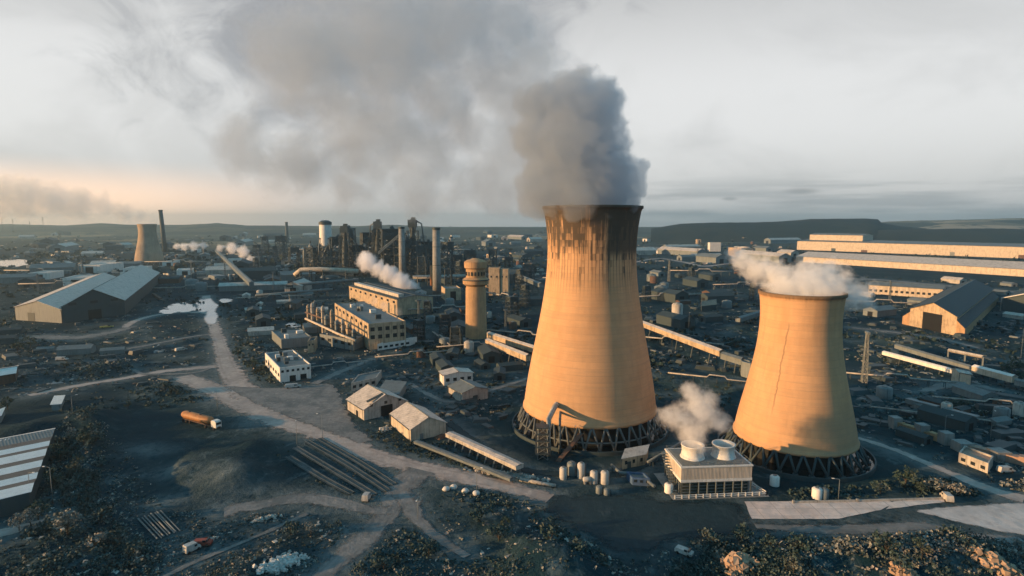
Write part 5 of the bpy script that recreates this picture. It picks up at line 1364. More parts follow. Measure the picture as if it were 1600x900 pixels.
me.vertices.add(nx * ny); me.vertices.foreach_set('co', np.stack([xr, yr, Z], 1).ravel())
me.loops.add(F.size); me.loops.foreach_set('vertex_index', F.ravel().astype(np.int32))
me.polygons.add(len(F)); me.polygons.foreach_set('loop_start', np.arange(0, F.size, 4, dtype=np.int32)); me.polygons.foreach_set('loop_total', np.full(len(F), 4, np.int32))
me.polygons.foreach_set('use_smooth', np.ones(len(F), bool))
me.update(); me.validate()
at_ = me.attributes.new('dust', 'FLOAT', 'POINT'); at_.data.foreach_set('value', dust.astype(np.float32))
m, t = new_mat('works_ground')
pos = t.n('ShaderNodeNewGeometry').outputs['Position']
sp = t.n('ShaderNodeSeparateXYZ', ins={'Vector': pos}).outputs
n1 = t.noise(pos, .012, 6, .62, .6); n2 = t.noise(pos, .05, 6, .65, .5); n3 = t.noise(pos, .35, 5, .7); n4 = t.noise(pos, .006, 4, .6)
n5 = t.noise(t.v('MULTIPLY', pos, (1.0, .55, 1)), .16, 6, .68, .8); n6 = t.noise(pos, .9, 3, .7)
c = t.mix(t.ramp(n1, .42, .62), c4((.007, .030, .042)), c4((.015, .042, .050)))
pg = t.m('MULTIPLY', t.ramp(n5, .50, .66), t.m('MAXIMUM', t.ramp(n1, .46, .60), t.m('MULTIPLY', t.m('SUBTRACT', 1.0, t.ramp(sp[1], 165, 225)), .9)))          # pale worn ground, broken up finely
c = t.mix(t.m('MULTIPLY', pg, t.ramp(n3, .32, .58)), c, c4((.105, .150, .165)))
c = t.mix(t.m('MULTIPLY', t.ramp(n2, .58, .70), .55), c, c4((.075, .108, .120)))
c = t.mix(t.m('MULTIPLY', t.ramp(n2, .46, .34), .6), c, c4((.006, .022, .030)))
dv = t.n('ShaderNodeAttribute', attribute_name='dust').outputs['Fac']
dn = t.m('MULTIPLY', dv, t.ramp(t.m('ADD', n3, t.m('MULTIPLY', n2, .5)), .50, .90))
c = t.mix(t.m('MULTIPLY', dn, .95), c, c4((.165, .200, .210)))
c = t.mix(t.m('MULTIPLY', t.ramp(n3, .40, .66), .40), c, c4((.009, .027, .034)))
c = t.mix(t.m('MULTIPLY', t.ramp(n6, .62, .74), .25), c, c4((.085, .115, .125)))
# open country beyond the works: a quilt of fields and hedges
fv = t.n('ShaderNodeTexVoronoi', ins={'Vector': t.v('ADD', t.v('MULTIPLY', pos, (.0028, .0016, 0)), t.v('MULTIPLY', t.n('ShaderNodeCombineXYZ', ins={'X': n4, 'Y': n4}).outputs[0], (.8, .8, 0))), 'Scale': 1.0})
fs_ = t.n('ShaderNodeSeparateColor', ins={'Color': fv.outputs['Color']}).outputs
fc = t.mix(t.ramp(fs_[0], .2, .9), c4((.030, .050, .048)), c4((.085, .10, .075)))
fc = t.mix(t.m('GREATER_THAN', fs_[1], .78), fc, c4((.24, .20, .13)))
fc = t.mix(t.ramp(n1, .52, .62), fc, c4((.018, .036, .036)))
c = t.mix(t.ramp(sp[1], 1500, 2300), c, fc)
bmp = t.n('ShaderNodeBump', ins={'Height': t.m('ADD', n3, n2), 'Strength': .8, 'Distance': 1.0})
p_ = t.n('ShaderNodeBsdfPrincipled', ins={'Base Color': c, 'Roughness': .95, 'Normal': bmp.outputs[0]}); p_.inputs['Specular IOR Level'].default_value = .08
o_ = t.n('ShaderNodeOutputMaterial'); t.set(o_.inputs[0], p_.outputs[0])
me.materials.append(m)
g = bpy.data.objects.new('ground', me); col.objects.link(g); tag(g, kind='structure')
ZG = Z.reshape(ny, nx)
def gz(x, y):
    """height of the ground sheet, read off its own grid"""
    i = int(np.clip(np.searchsorted(xs, x) - 1, 0, nx - 2)); j = int(np.clip(np.searchsorted(ys, y) - 1, 0, ny - 2))
    u = (x - xs[i]) / (xs[i + 1] - xs[i]); v = (y - ys[j]) / (ys[j + 1] - ys[j])
    return float((ZG[j, i] * (1 - u) + ZG[j, i + 1] * u) * (1 - v) + (ZG[j + 1, i] * (1 - u) + ZG[j + 1, i + 1] * u) * v)
def GP(px, py, it=3):
    p = P(px, py)
    for _ in range(it): p = P(px, py, gz(p.x, p.y))
    return p

# ---- hills on the skyline
def hill(name, d, depth, crest, mat):
    """crest: (px, py) along the skyline at distance d"""
    pts = []
    for (x0, y0), (x1, y1) in zip(crest, crest[1:]):
        n = max(1, int(abs(x1 - x0) / 12))
        for k in range(n): pts.append((x0 + (x1 - x0) * k / n, y0 + (y1 - y0) * k / n))
    pts.append(crest[-1]); vs = []; r2 = random.Random(int(d)); R_ = 9
    for px, py in pts:
        a = (px - 800) / FPX; x = a * d / CP
        H = Zat(x, d, py + (2.0 if name == 'hills' and d > 5000 else .6) + r2.uniform(-.3, .3))
        for k in range(R_):
            t = k / (R_ - 1); z = H * math.sin(math.pi * t) ** .8 if 0 < t < 1 else -2
            yy = d + (t - .5) * depth * 2
            vs.append((x * yy / d, yy, z))
    fs = [(i * R_ + k, (i + 1) * R_ + k, (i + 1) * R_ + k + 1, i * R_ + k + 1) for i in range(len(pts) - 1) for k in range(R_ - 1)]
    o = MB().add(vs, fs, True).build(name, mat); return tag(o, kind='structure')
def field_mat(name, a, b, c_, s=.004):
    m, t = new_mat(name); pos = t.n('ShaderNodeNewGeometry').outputs['Position']
    v = t.n('ShaderNodeTexVoronoi', ins={'Vector': t.v('MULTIPLY', pos, (s * .6, s * .8, s * 6)), 'Scale': 1.0})
    f = t.n('ShaderNodeSeparateColor', ins={'Color': v.outputs['Color']}).outputs
    k = t.mix(t.ramp(f[0], .3, .7), c4(a), c4(b)); k = t.mix(t.m('GREATER_THAN', f[1], .62), k, c4(c_))
    k = t.mix(t.ramp(t.noise(pos, .01, 5, .6), .5, .65), k, c4(a))
    p = t.n('ShaderNodeBsdfPrincipled', ins={'Base Color': k, 'Roughness': .95}); p.inputs['Specular IOR Level'].default_value = .05
    o = t.n('ShaderNodeOutputMaterial'); t.set(o.inputs[0], p.outputs[0]); return m
M['wood_hill'] = field_mat('wooded_hill', (.016, .026, .024), (.022, .032, .028), (.03, .036, .028))
M['field_hill'] = field_mat('field_hill', (.05, .06, .045), (.20, .175, .12), (.36, .29, .20))
M['far_hill'] = field_mat('far_hill', (.03, .04, .036), (.06, .065, .05), (.10, .095, .065))
hill('hills', 5200, 1300, [(-260, 345), (-60, 346.5), (60, 349), (110, 350), (165, 346.5), (210, 349), (300, 349), (345, 346.5), (390, 350), (470, 351), (560, 351), (610, 349), (700, 353), (820, 353), (1000, 353), (1100, 352)], M['far_hill'])
hill('hills', 2900, 500, [(1015, 356), (1060, 349), (1110, 347), (1160, 347), (1215, 345.5), (1260, 341.5), (1300, 341), (1345, 341), (1364, 342), (1370, 347), (1400, 353), (1440, 356)], M['wood_hill'])
hill('hills', 4300, 900, [(1290, 352), (1370, 346), (1420, 344), (1500, 342.5), (1570, 340.5), (1640, 340), (1900, 342)], M['field_hill'])
hill('hills', 2500, 260, [(1365, 359), (1440, 357.5), (1500, 356.5), (1600, 357), (1760, 357)], M['wood_hill'])

# ------------------------------------------------------------------ vegetation
def quads(cent, size, rs, flat=.0):
    """random facing leaf-clump quads around the given centres (N,3)"""
    n = len(cent); u = rs.normal(size=(n, 3)); u[:, 2] *= (1 - flat); u /= np.linalg.norm(u, axis=1)[:, None]
    w = rs.normal(size=(n, 3)); v = np.cross(u, w); v /= np.linalg.norm(v, axis=1)[:, None]
    s = (size * rs.uniform(.55, 1.35, n))[:, None] / 2
    k = rs.uniform(.5, 1.1, (n, 1))
    a = cent - u * s - v * s * k; b = cent + u * s * .8 - v * s * k; c = cent + u * s + v * s * k; d = cent - u * s * .7 + v * s * k
    return np.stack([a, b, c, d], 1).reshape(-1, 3)
def quad_mesh(name, V):
    me = bpy.data.meshes.new(name); n = len(V) // 4
    me.vertices.add(len(V)); me.vertices.foreach_set('co', V.astype(np.float32).ravel())
    me.loops.add(n * 4); me.loops.foreach_set('vertex_index', np.arange(n * 4, dtype=np.int32))
    me.polygons.add(n); me.polygons.foreach_set('loop_start', np.arange(0, n * 4, 4, dtype=np.int32)); me.polygons.foreach_set('loop_total', np.full(n, 4, np.int32))
    me.update(); return me
def in_poly(px, py, poly):
    ins = False; n = len(poly)
    for i in range(n):
        x0, y0 = poly[i]; x1, y1 = poly[(i + 1) % n]
        if (y0 > py) != (y1 > py) and px < (x1 - x0) * (py - y0) / (y1 - y0) + x0: ins = not ins
    return ins
def near_flat(x, y, pad=.5):
    for x0, y0, x1, y1, r in FLAT_SEG:
        dx, dy = x1 - x0, y1 - y0; t = max(0, min(1, ((x - x0) * dx + (y - y0) * dy) / (dx * dx + dy * dy + 1e-9)))
        if math.hypot(x - x0 - t * dx, y - y0 - t * dy) < r - 2 + pad: return True
    for cx, cy, r in FLAT_DISC:
        if math.hypot(x - cx, y - cy) < r: return True
    for poly in FLAT_POLY:
        if in_poly(x, y, poly): return True
    return False
def scrub(label, poly, n, rmin, rmax, leaf, per, mat, seed, name='scrub', hk=.55, clump=.68):
    rs = np.random.RandomState(seed); C = []
    x0, x1 = min(p[0] for p in poly), max(p[0] for p in poly); y0, y1 = min(p[1] for p in poly), max(p[1] for p in poly)
    k = 0; tries = 0; ph = rs.uniform(0, 6, 8)
    while k < n and tries < n * 12:
        tries += 1
        px, py = rs.uniform(x0, x1), rs.uniform(y0, y1)
        if not in_poly(px, py, poly): continue
        q = P(px, py)
        w = .5 + .25 * math.sin(q.x * .11 + ph[0]) * math.sin(q.y * .13 + ph[1]) + .25 * math.sin(q.x * .043 + q.y * .05 + ph[2]) + .2 * math.sin(q.x * .29 + ph[3]) * math.sin(q.y * .31 + ph[4])
        if rs.uniform() > max(.04, (w - clump + .5)) ** 2: continue
        if near_flat(q.x, q.y): continue
        r = rs.uniform(rmin, rmax) * (.35 + 1.3 * rs.uniform() ** 3)
        z = gz(q.x, q.y); m_ = max(4, int(per * (r / rmax) ** 1.5))
        d = rs.normal(size=(m_, 3)); d /= np.linalg.norm(d, axis=1)[:, None]; d *= rs.uniform(.35, 1.05, (m_, 1)); d[:, 2] = np.abs(d[:, 2])
        C.append(np.array([q.x, q.y, z]) + d * np.array([r, r, r * hk * 1.3])); k += 1
    if not C: return
    V = quads(np.vstack(C), leaf, rs)
    o = bpy.data.objects.new(name, quad_mesh(name, V)); o.data.materials.append(M[mat]); col.objects.link(o)
    tag(o, label, 'scrub', kind='stuff')
scrub('dense mottled scrub filling the lower right corner', [(1075, 850), (1120, 838), (1340, 842), (1500, 848), (1640, 852), (1640, 925), (1030, 925), (1060, 880)], 2300, .5, 1.7, 0.50, 23, 'scrub', 1)
scrub('pale pinkish dry scrub patch at the lower right', [(1230, 846), (1500, 856), (1640, 862), (1640, 890), (1440, 910), (1280, 890)], 900, .5, 1.3, .55, 15, 'pale_scrub', 2, clump=.35)
scrub('dark scrub on the bank beside the striped shed', [(82, 690), (150, 640), (165, 700), (150, 790), (110, 830), (40, 840), (60, 790)], 620, .7, 2.2, 0.60, 28, 'scrub', 3, clump=.4)
scrub('rough scrub over the lower left field', [(-10, 842), (100, 806), (170, 780), (215, 800), (255, 850), (250, 925), (-10, 925)], 900, .5, 1.5, 0.48, 21, 'scrub', 4)
scrub('scrub along the ridge track at the bottom', [(250, 895), (330, 855), (470, 812), (500, 830), (470, 860), (400, 915), (260, 925)], 420, .4, 1.2, 0.44, 19, 'scrub', 5)
scrub('dark scrub strip along the asphalt edge', [(700, 775), (760, 765), (860, 800), (960, 870), (1010, 920), (930, 925), (860, 880), (790, 830), (700, 800)], 620, .5, 1.5, 0.50, 21, 'scrub', 6)
scrub('dark scrub between the fork tracks', [(560, 880), (640, 820), (700, 850), (800, 880), (820, 925), (540, 925)], 380, .4, 1.3, 0.48, 19, 'scrub', 7)
scrub('scrub verge beneath the squat cooling tower', [(1235, 765), (1400, 750), (1500, 750), (1540, 775), (1480, 778), (1240, 783)], 420, .5, 1.4, .65, 14, 'scrub', 8, clump=.3)
scrub('scrub round the pink-roofed hut', [(1540, 735), (1600, 730), (1640, 760), (1610, 775), (1545, 755)], 120, .5, 1.4, .65, 14, 'pale_scrub', 9, clump=.3)
scrub('scrub beside the junction and the office block', [(362, 510), (405, 520), (428, 600), (385, 610), (362, 560)], 200, .7, 1.9, 1.0, 14, 'grass', 10)
scrub('scrub on the fields left of the works road', [(-10, 505), (200, 525), (325, 530), (320, 570), (180, 590), (-10, 610)], 420, .7, 2.0, 1.0, 13, 'scrub', 11)
scrub('scrub hem below the side track', [(60, 625), (160, 605), (300, 595), (330, 625), (240, 640), (120, 660)], 260, .5, 1.4, .8, 13, 'scrub', 12)
scrub('undergrowth between railway sidings and dirt road', [(430, 690), (500, 690), (600, 740), (620, 770), (540, 775), (440, 740)], 240, .3, .8, .6, 10, 'grass', 13)
scrub('undergrowth beside the dirt road and pipe racks', [(560, 665), (620, 680), (700, 695), (840, 745), (820, 758), (700, 725), (600, 700)], 330, .35, 1.0, .6, 12, 'grass', 14, clump=.3)
scrub('rough growth across the yard right of the squat tower', [(1340, 530), (1600, 555), (1640, 720), (1500, 690), (1350, 670)], 420, .6, 1.7, 1.0, 12, 'grass', 15)
scrub('rough growth between the two cooling towers', [(1010, 560), (1150, 590), (1140, 680), (1060, 690), (1020, 640)], 160, .4, 1.2, .9, 12, 'grass', 16)
scrub('rough growth round the tall tower and works yard', [(640, 560), (800, 560), (800, 640), (700, 670), (650, 630)], 200, .4, 1.2, .9, 12, 'grass', 17)
scrub('dark bushes all over the works grounds', [(0, 430), (480, 430), (830, 450), (830, 555), (640, 555), (470, 520), (240, 480), (0, 510)], 650, 1.5, 4.0, 2.0, 13, 'far_leaf', 18)
scrub('dark bushes over the far right works grounds', [(1000, 420), (1600, 440), (1600, 560), (1340, 540), (1000, 580)], 600, 1.5, 3.6, 1.9, 13, 'far_leaf', 19)
scrub('far wooded ground behind the works', [(0, 366), (840, 366), (1000, 368), (1240, 368), (1240, 420), (1000, 425), (830, 430), (0, 432)], 900, 5, 13, 6.5, 13, 'far_leaf', 20, 'woods', .55, .5)
scrub('trees along the front of the long cream warehouse', [(1245, 392), (1640, 408), (1640, 413), (1245, 397)], 150, 2.5, 6, 3.5, 14, 'far_leaf', 21, 'woods', .9, .2)
scrub('far woods towards the skyline', [(-50, 354), (840, 357), (1000, 357), (1640, 357), (1640, 366), (-50, 366)], 620, 12, 30, 15, 11, 'far_leaf', 22, 'woods', .5, .5)

near = [(-10, 800), (60, 690), (140, 650), (200, 700), (260, 800), (480, 800), (600, 840), (700, 770), (760, 765), (860, 800), (1010, 850), (1130, 838), (1340, 838), (1640, 848), (1640, 930), (-10, 930)]
scrub('low pale dry growth straggling over all the near ground', near, 2800, .3, 1.0, .46, 9, 'pale_scrub', 31, hk=.4, clump=.3)
scrub('low rough grass tufts over all the near ground', near, 1500, .3, 1.0, .42, 10, 'grass', 32, hk=.35, clump=.3)
scrub('rough pale growth straggling through the works grounds', [(0, 430), (480, 430), (830, 450), (830, 640), (640, 660), (300, 600), (0, 620)], 900, .6, 1.8, .9, 9, 'pale_scrub', 33, hk=.5, clump=.4)
scrub('rough pale growth in the far right works grounds', [(1000, 420), (1600, 440), (1620, 760), (1340, 690), (1340, 560), (1000, 580)], 700, .6, 1.8, .9, 9, 'pale_scrub', 34, hk=.5, clump=.4)
def debris(label, poly, n, smin, smax, mat, seed, name='debris'):
    rs = np.random.RandomState(seed); mb = MB(); x0, x1 = min(p[0] for p in poly), max(p[0] for p in poly); y0, y1 = min(p[1] for p in poly), max(p[1] for p in poly); k = t_ = 0
    while k < n and t_ < n * 8:
        t_ += 1
        px, py = rs.uniform(x0, x1), rs.uniform(y0, y1)
        if not in_poly(px, py, poly): continue
        q = P(px, py)
        if .5 + .5 * math.sin(q.x * .09 + seed) * math.sin(q.y * .07 + seed * 2) < rs.uniform(.2, .9) or near_flat(q.x, q.y): continue
        for m_ in range(rs.randint(1, 4)):
            s_ = rs.uniform(smin, smax) * (.4 + rs.uniform() ** 3 * 1.4); x, y = q.x + rs.normal() * smax * 1.2, q.y + rs.normal() * smax * 1.2
            a, b_, h = s_ * rs.uniform(.4, 2.2), s_ * rs.uniform(.4, 1.1), s_ * rs.uniform(.3, .8); an = rs.uniform(0, 3.1); ca, sa = math.cos(an), math.sin(an); z = gz(x, y)
            vs = [(x + (ca * u - sa * v) * f_, y + (sa * u + ca * v) * f_, z - .1 + w_) for w_, f_ in ((0, 1), (h, rs.uniform(.6, 1))) for u, v in ((-a, -b_), (a, -b_), (a, b_), (-a, b_))]
            mb.add(vs, [(4, 5, 6, 7), (0, 1, 5, 4), (1, 2, 6, 5), (2, 3, 7, 6), (3, 0, 4, 7)])
        k += 1
    tag(mb.build(name, M[mat]), label, 'debris', kind='stuff')
works = [(0, 430), (480, 425), (830, 440), (830, 640), (700, 690), (560, 660), (300, 600), (0, 620)]
debris('pale scrap and rubble strewn over the near ground', near, 420, .12, .42, 'pale_concrete', 41)
debris('dark scrap strewn over the near ground', near, 200, .12, .45, 'steel', 42)
debris('pale scrap, pallets and slabs strewn over the works yards', works, 420, .3, 1.0, 'steel_mid', 43)
debris('dark scrap and plant strewn over the works yards', works, 500, .5, 2.0, 'steel', 44)
debris('rusty scrap strewn over the works yards', works, 120, .3, 1.0, 'rust', 45)
debris('pale scrap strewn over the far right yards', [(1000, 420), (1600, 440), (1620, 720), (1340, 690), (1340, 560), (1000, 590)], 300, .3, 1.1, 'steel_mid', 46)
debris('dark scrap strewn over the far right yards', [(1000, 420), (1600, 440), (1620, 720), (1340, 690), (1340, 560), (1000, 590)], 520, .7, 2.6, 'steel', 47)
debris('far low plant and stores scattered across the works', [(0, 370), (840, 366), (840, 440), (0, 440)], 520, 2.0, 6.0, 'steel_mid', 48)
debris('far pale low plant scattered across the works', [(0, 368), (840, 364), (1240, 368), (1200, 420), (840, 440), (0, 440)], 330, 1.5, 5.0, 'pale_concrete', 49)

# single trees and bushes
def proto_tree(kind, seed):
    rs = np.random.RandomState(seed); r2 = random.Random(seed)
    big = kind == 'tree'
    H = 7.0 if big else 2.6; R_ = 2.8 if big else 1.9
    root = thing('tree' if big else 'bush', 'x', kind, (0, 0, 0))
    mb = MB(); mb.tube([(0, 0, -.4), (.1, 0, H * .3), (.05, .1, H * .75)], .2 if big else .09, 7, .05)
    tips = []
    for k in range(9 if big else 7):
        a = k * 2.4 + r2.random(); t = r2.uniform(.22, .65)
        e = Vector((math.cos(a) * R_ * r2.uniform(.5, .95), math.sin(a) * R_ * r2.uniform(.5, .95), H * r2.uniform(.45, .95)))
        mb.tube([(0, 0, H * t * .7), (e.x * .5, e.y * .5, H * t * .7 + (e.z - H * t * .7) * .6), tuple(e)], .07, 5, .02); tips.append(e)
    mb.build('trunk', M['bark'], root)
    tips.append(Vector((0, 0, H * .95)))
    C = []
    for e in tips:
        r = R_ * r2.uniform(.32, .55); n = 42 if big else 26
        d = rs.normal(size=(n, 3)); d /= np.linalg.norm(d, axis=1)[:, None]; d *= rs.uniform(.5, 1.05, (n, 1))
        C.append(np.array(e) + d * r * np.array([1, 1, .85]))
    V = quads(np.vstack(C), .5 if big else .42, rs); me = quad_mesh('crown', V)
    o = bpy.data.objects.new('crown', me); col.objects.link(o); o.parent = root
    me.materials.append(M[{'tree': 'leaf', 'bush': 'scrub'}[kind] if seed % 3 else 'pale_scrub'])
    return root
TREES = [('tree', 1414, 762, 1.0, 1), ('tree', 106, 838, .95, 3), ('bush', 94, 826, 1.4, 2), ('tree', 60, 812, .8, 1), ('tree', 48, 822, .7, 3), ('tree', 85, 760, .75, 1), ('tree', 118, 742, .8, 4), ('tree', 132, 700, .8, 1), ('tree', 110, 690, .75, 3),
         ('bush', 150, 690, 1.3, 2), ('tree', 95, 720, .8, 4), ('tree', 30, 830, .7, 3), ('bush', 160, 815, 1.3, 2), ('bush', 180, 850, 1.2, 5), ('bush', 150, 855, 1.2, 3), ('bush', 210, 868, 1.1, 2), ('tree', 486, 838, .55, 3), ('bush', 455, 835, 1.1, 2),
         ('tree', 790, 830, .5, 1), ('bush', 750, 815, 1.3, 2), ('bush', 780, 845, 1.4, 5), ('bush', 860, 850, 1.4, 2), ('bush', 900, 870, 1.3, 5), ('bush', 940, 890, 1.2, 2), ('tree', 1440, 872, .6, 4), ('tree', 1440, 770, .5, 1), ('bush', 1460, 768, 1.3, 3),
         ('tree', 1478, 770, .45, 3), ('bush', 1375, 772, 1.2, 2), ('tree', 1580, 592, 1.5, 1), ('tree', 1596, 598, 1.3, 4), ('tree', 28, 552, 1.2, 1), ('tree', 48, 545, 1.0, 4), ('tree', 12, 640, .8, 1), ('bush', 1110, 850, 1.3, 5), ('bush', 1160, 845, 1.3, 2), ('bush', 1200, 856, 1.2, 5),
         ('bush', 1250, 862, 1.3, 2), ('bush', 1320, 868, 1.3, 3), ('bush', 1385, 862, 1.4, 2), ('bush', 1475, 868, 1.3, 5), ('bush', 1540, 862, 1.3, 2), ('bush', 1585, 868, 1.4, 3), ('bush', 1240, 893, 1.1, 2), ('bush', 1410, 893, 1.2, 5), ('bush', 670, 870, 1.2, 2), ('bush', 600, 890, 1.1, 5),
         ('bush', 130, 660, 1.2, 2), ('tree', 200, 640, .5, 1), ('bush', 258, 612, 1.6, 5), ('bush', 275, 616, 1.3, 2), ('tree', 395, 580, .9, 1), ('tree', 372, 560, .9, 4), ('bush', 1500, 775, 1.2, 3), ('tree', 1586, 640, .6, 4)]
TP = {}
for kind, x, y, s, sd in TREES:
    p = GP(x, y); k = (kind, sd); rz = rnd.uniform(0, 6.28)
    sz = (s * rnd.uniform(.9, 1.1), s * rnd.uniform(.9, 1.1), s * rnd.uniform(.9, 1.1))
    if k not in TP: TP[k] = o = proto_tree(kind, sd); o.location = p; o.rotation_euler = (0, 0, rz); o.scale = sz
    else: o = copy_tree(TP[k], p, rz, sz)
    o['group'] = 'trees and bushes round the near tracks'
    later(o, ('pale dry ' if sd % 3 == 0 else ['dull green ', 'dark ', '', 'broad dark ', 'grey-green '][sd - 1]) + kind, p)

# ---- rubble heaps
def heap(name, label, cx, cy, L, W, n, smin, smax, mat, ang, seed, hz=1.0):
    rs = np.random.RandomState(seed); c = GP(cx, cy); mb = MB(); ca, sa = math.cos(ang), math.sin(ang)
    for i in range(n):
        u, v = np.clip(rs.normal() * .42, -1, 1), np.clip(rs.normal() * .42, -1, 1)
        x = c.x + ca * u * L - sa * v * W; y = c.y + sa * u * L + ca * v * W
        z = gz(x, y) + hz * max(0, 1 - u * u - v * v) * rs.uniform(.2, 1)
        s = rs.uniform(smin, smax); d = rs.normal(size=(8, 3)); 
        base = np.array([(a, b, k) for a in (-1, 1) for b in (-1, 1) for k in (-1, 1)], float) * s * rs.uniform(.5, 1, (1, 3)) + d * s * .22
        q = Matrix.Rotation(rs.uniform(0, 6), 3, Vector(rs.normal(size=3)).normalized())
        vs = [tuple(q @ Vector(b_) + Vector((x, y, z + s * .3))) for b_ in base]
        mb.add(vs, [(0, 1, 3, 2), (4, 6, 7, 5), (0, 4, 5, 1), (2, 3, 7, 6), (0, 2, 6, 4), (1, 5, 7, 3)])
    o = mb.build(name, M[mat], None, c); tag(o, label, 'rubble', kind='stuff')
heap('rubble', 'heap of broken white rubble at the bottom frame edge', 440, 884, 6.0, 2.4, 330, .18, .5, 'rock_white', .9, 1, 1.2)
heap('rubble', 'brown rubble mound among the lower right scrub', 1150, 885, 4.0, 3.2, 150, .35, .95, 'rock_brown', .3, 2, 2.0)
heap('rubble', 'sunlit orange-brown rubble at the lower right frame edge', 1565, 888, 6.0, 3.0, 190, .25, .7, 'rock_brown', -.5, 3, 1.6)
heap('rubble', 'brown rubble patch below the pale scrub', 1422, 880, 3.0, 4.0, 120, .25, .6, 'rock_brown', .3, 4, 1.2)
heap('rubble', 'pale stones strewn along the dirt road edge', 790, 742, 14.0, 1.6, 240, .25, .6, 'pale_concrete', -.32, 5, .5)
heap('rubble', 'pale stones by the white barn', 602, 672, 2.4, 2.4, 60, .25, .6, 'pale_concrete', .3, 6, .8)
heap('rubble', 'white debris on the near field beside the ridge track', 325, 845, 3, .9, 26, .18, .4, 'pale_concrete', .6, 7, .6)
heap('rubble', 'pale debris along the ridge track', 415, 812, 4.0, 1.2, 50, .2, .45, 'pale_concrete', .5, 8, .8)
for i, (x, y) in enumerate(((697, 766), (709, 763), (727, 769), (744, 773))):
    p = P(x, y); o = MB(); rs = np.random.RandomState(i)
    o.lathe([(.01, -.1), (1.0, 0), (1.15, .5), (.8, 1.0), (.01, 1.15)], p, 9); 
    o.v = [(a + rs.uniform(-.15, .15), b + rs.uniform(-.15, .15), c_) for a, b, c_ in o.v]
    o = o.build('boulder', M['rock_white'], None, p)
    tag(o, ['white boulder, first of four in an arc below the dirt road', 'white boulder at the crest of the arc below the dirt road', 'white boulder, third of four in the arc below the dirt road', 'white boulder at the low end of the arc by the asphalt'][i], 'boulder', 'white boulders in an arc')

give_labels()

# ------------------------------------------------------------------ smoke and steam
def Q(px, py, y):
    a, b = (px - 800) / FPX, (py - 450) / FPX; d = Vector((a, CP - b * SP, -SP - b * CP)); t = y / d.y
    return Vector((a * t, y, CAM_H + d.z * t))
def smoke(name, label, puffs, density, color, ns, k=1.1, thr=.28, gain=3.0, aniso=.3, step=.5, absorb=None):
    """puffs: (px, py, radius px, distance) -> one soft volume; the mesh is its hull"""
    ps = []
    for q in puffs:
        c = Q(q[0], q[1], q[3]); ps.append((c, q[2] / ppm(c), q[4] if len(q) > 4 else 1.0))
    mb = bmesh.new()
    for c, r, sq in ps:
        bmesh.ops.create_icosphere(mb, subdivisions=3, radius=r * 1.12, matrix=Matrix.Translation(c))
    me = bpy.data.meshes.new(name); mb.to_mesh(me); mb.free()
    o = bpy.data.objects.new(name, me); col.objects.link(o)
    md = o.modifiers.new('r', 'REMESH'); md.mode = 'VOXEL'; md.voxel_size = min(r for _, r, _ in ps) / 3.0
    dg = bpy.context.evaluated_depsgraph_get(); me2 = bpy.data.meshes.new_from_object(o.evaluated_get(dg))
    o.modifiers.clear(); o.data = me2; me2.name = name; bpy.data.meshes.remove(me)
    c0 = ps[0][0]
    me2.transform(Matrix.Translation(-c0)); o.location = c0
    m, t = new_mat(name); tc = t.n('ShaderNodeTexCoord').outputs['Object']
    rm = sum(r for _, r, _ in ps) / len(ps)
    warp = t.n('ShaderNodeTexNoise', ins={'Vector': tc, 'Scale': 1.1 / rm, 'Detail': 2.0})
    wv = t.v('MULTIPLY', t.v('SUBTRACT', warp.outputs[1], (.5, .5, .5)), (rm * .7,) * 3)
    pw = t.v('ADD', tc, wv)
    f = None
    for c, r, a in ps:
        d = t.m('MULTIPLY_ADD', t.v('DISTANCE', pw, tuple(c - c0)), -1 / r, 1.0)
        if a != 1.0: d = t.m('MULTIPLY', d, a)
        f = d if f is None else t.m('SMOOTH_MAX', f, d, .12)
    n = t.noise(tc, ns / rm, 5, .62, .3)
    e = t.m('ADD', f, t.m('MULTIPLY', t.m('SUBTRACT', n, .5), k))
    dens = t.m('MULTIPLY', t.m('MULTIPLY', t.m('SUBTRACT', e, thr), gain, clamp=True), density, clamp=False)
    v = t.n('ShaderNodeVolumePrincipled', ins={'Color': c4(color), 'Density': dens, 'Anisotropy': aniso})
    if absorb: v.inputs['Absorption Color'].default_value = c4(absorb)
    ou = t.n('ShaderNodeOutputMaterial'); t.set(ou.inputs['Volume'], v.outputs[0])
    m.cycles.volume_step_rate = step
    o.data.materials.clear(); o.data.materials.append(m)
    tag(o, label, 'smoke' if 'smoke' in name else 'steam', kind='stuff')
    return o
SMOKE_ON = True
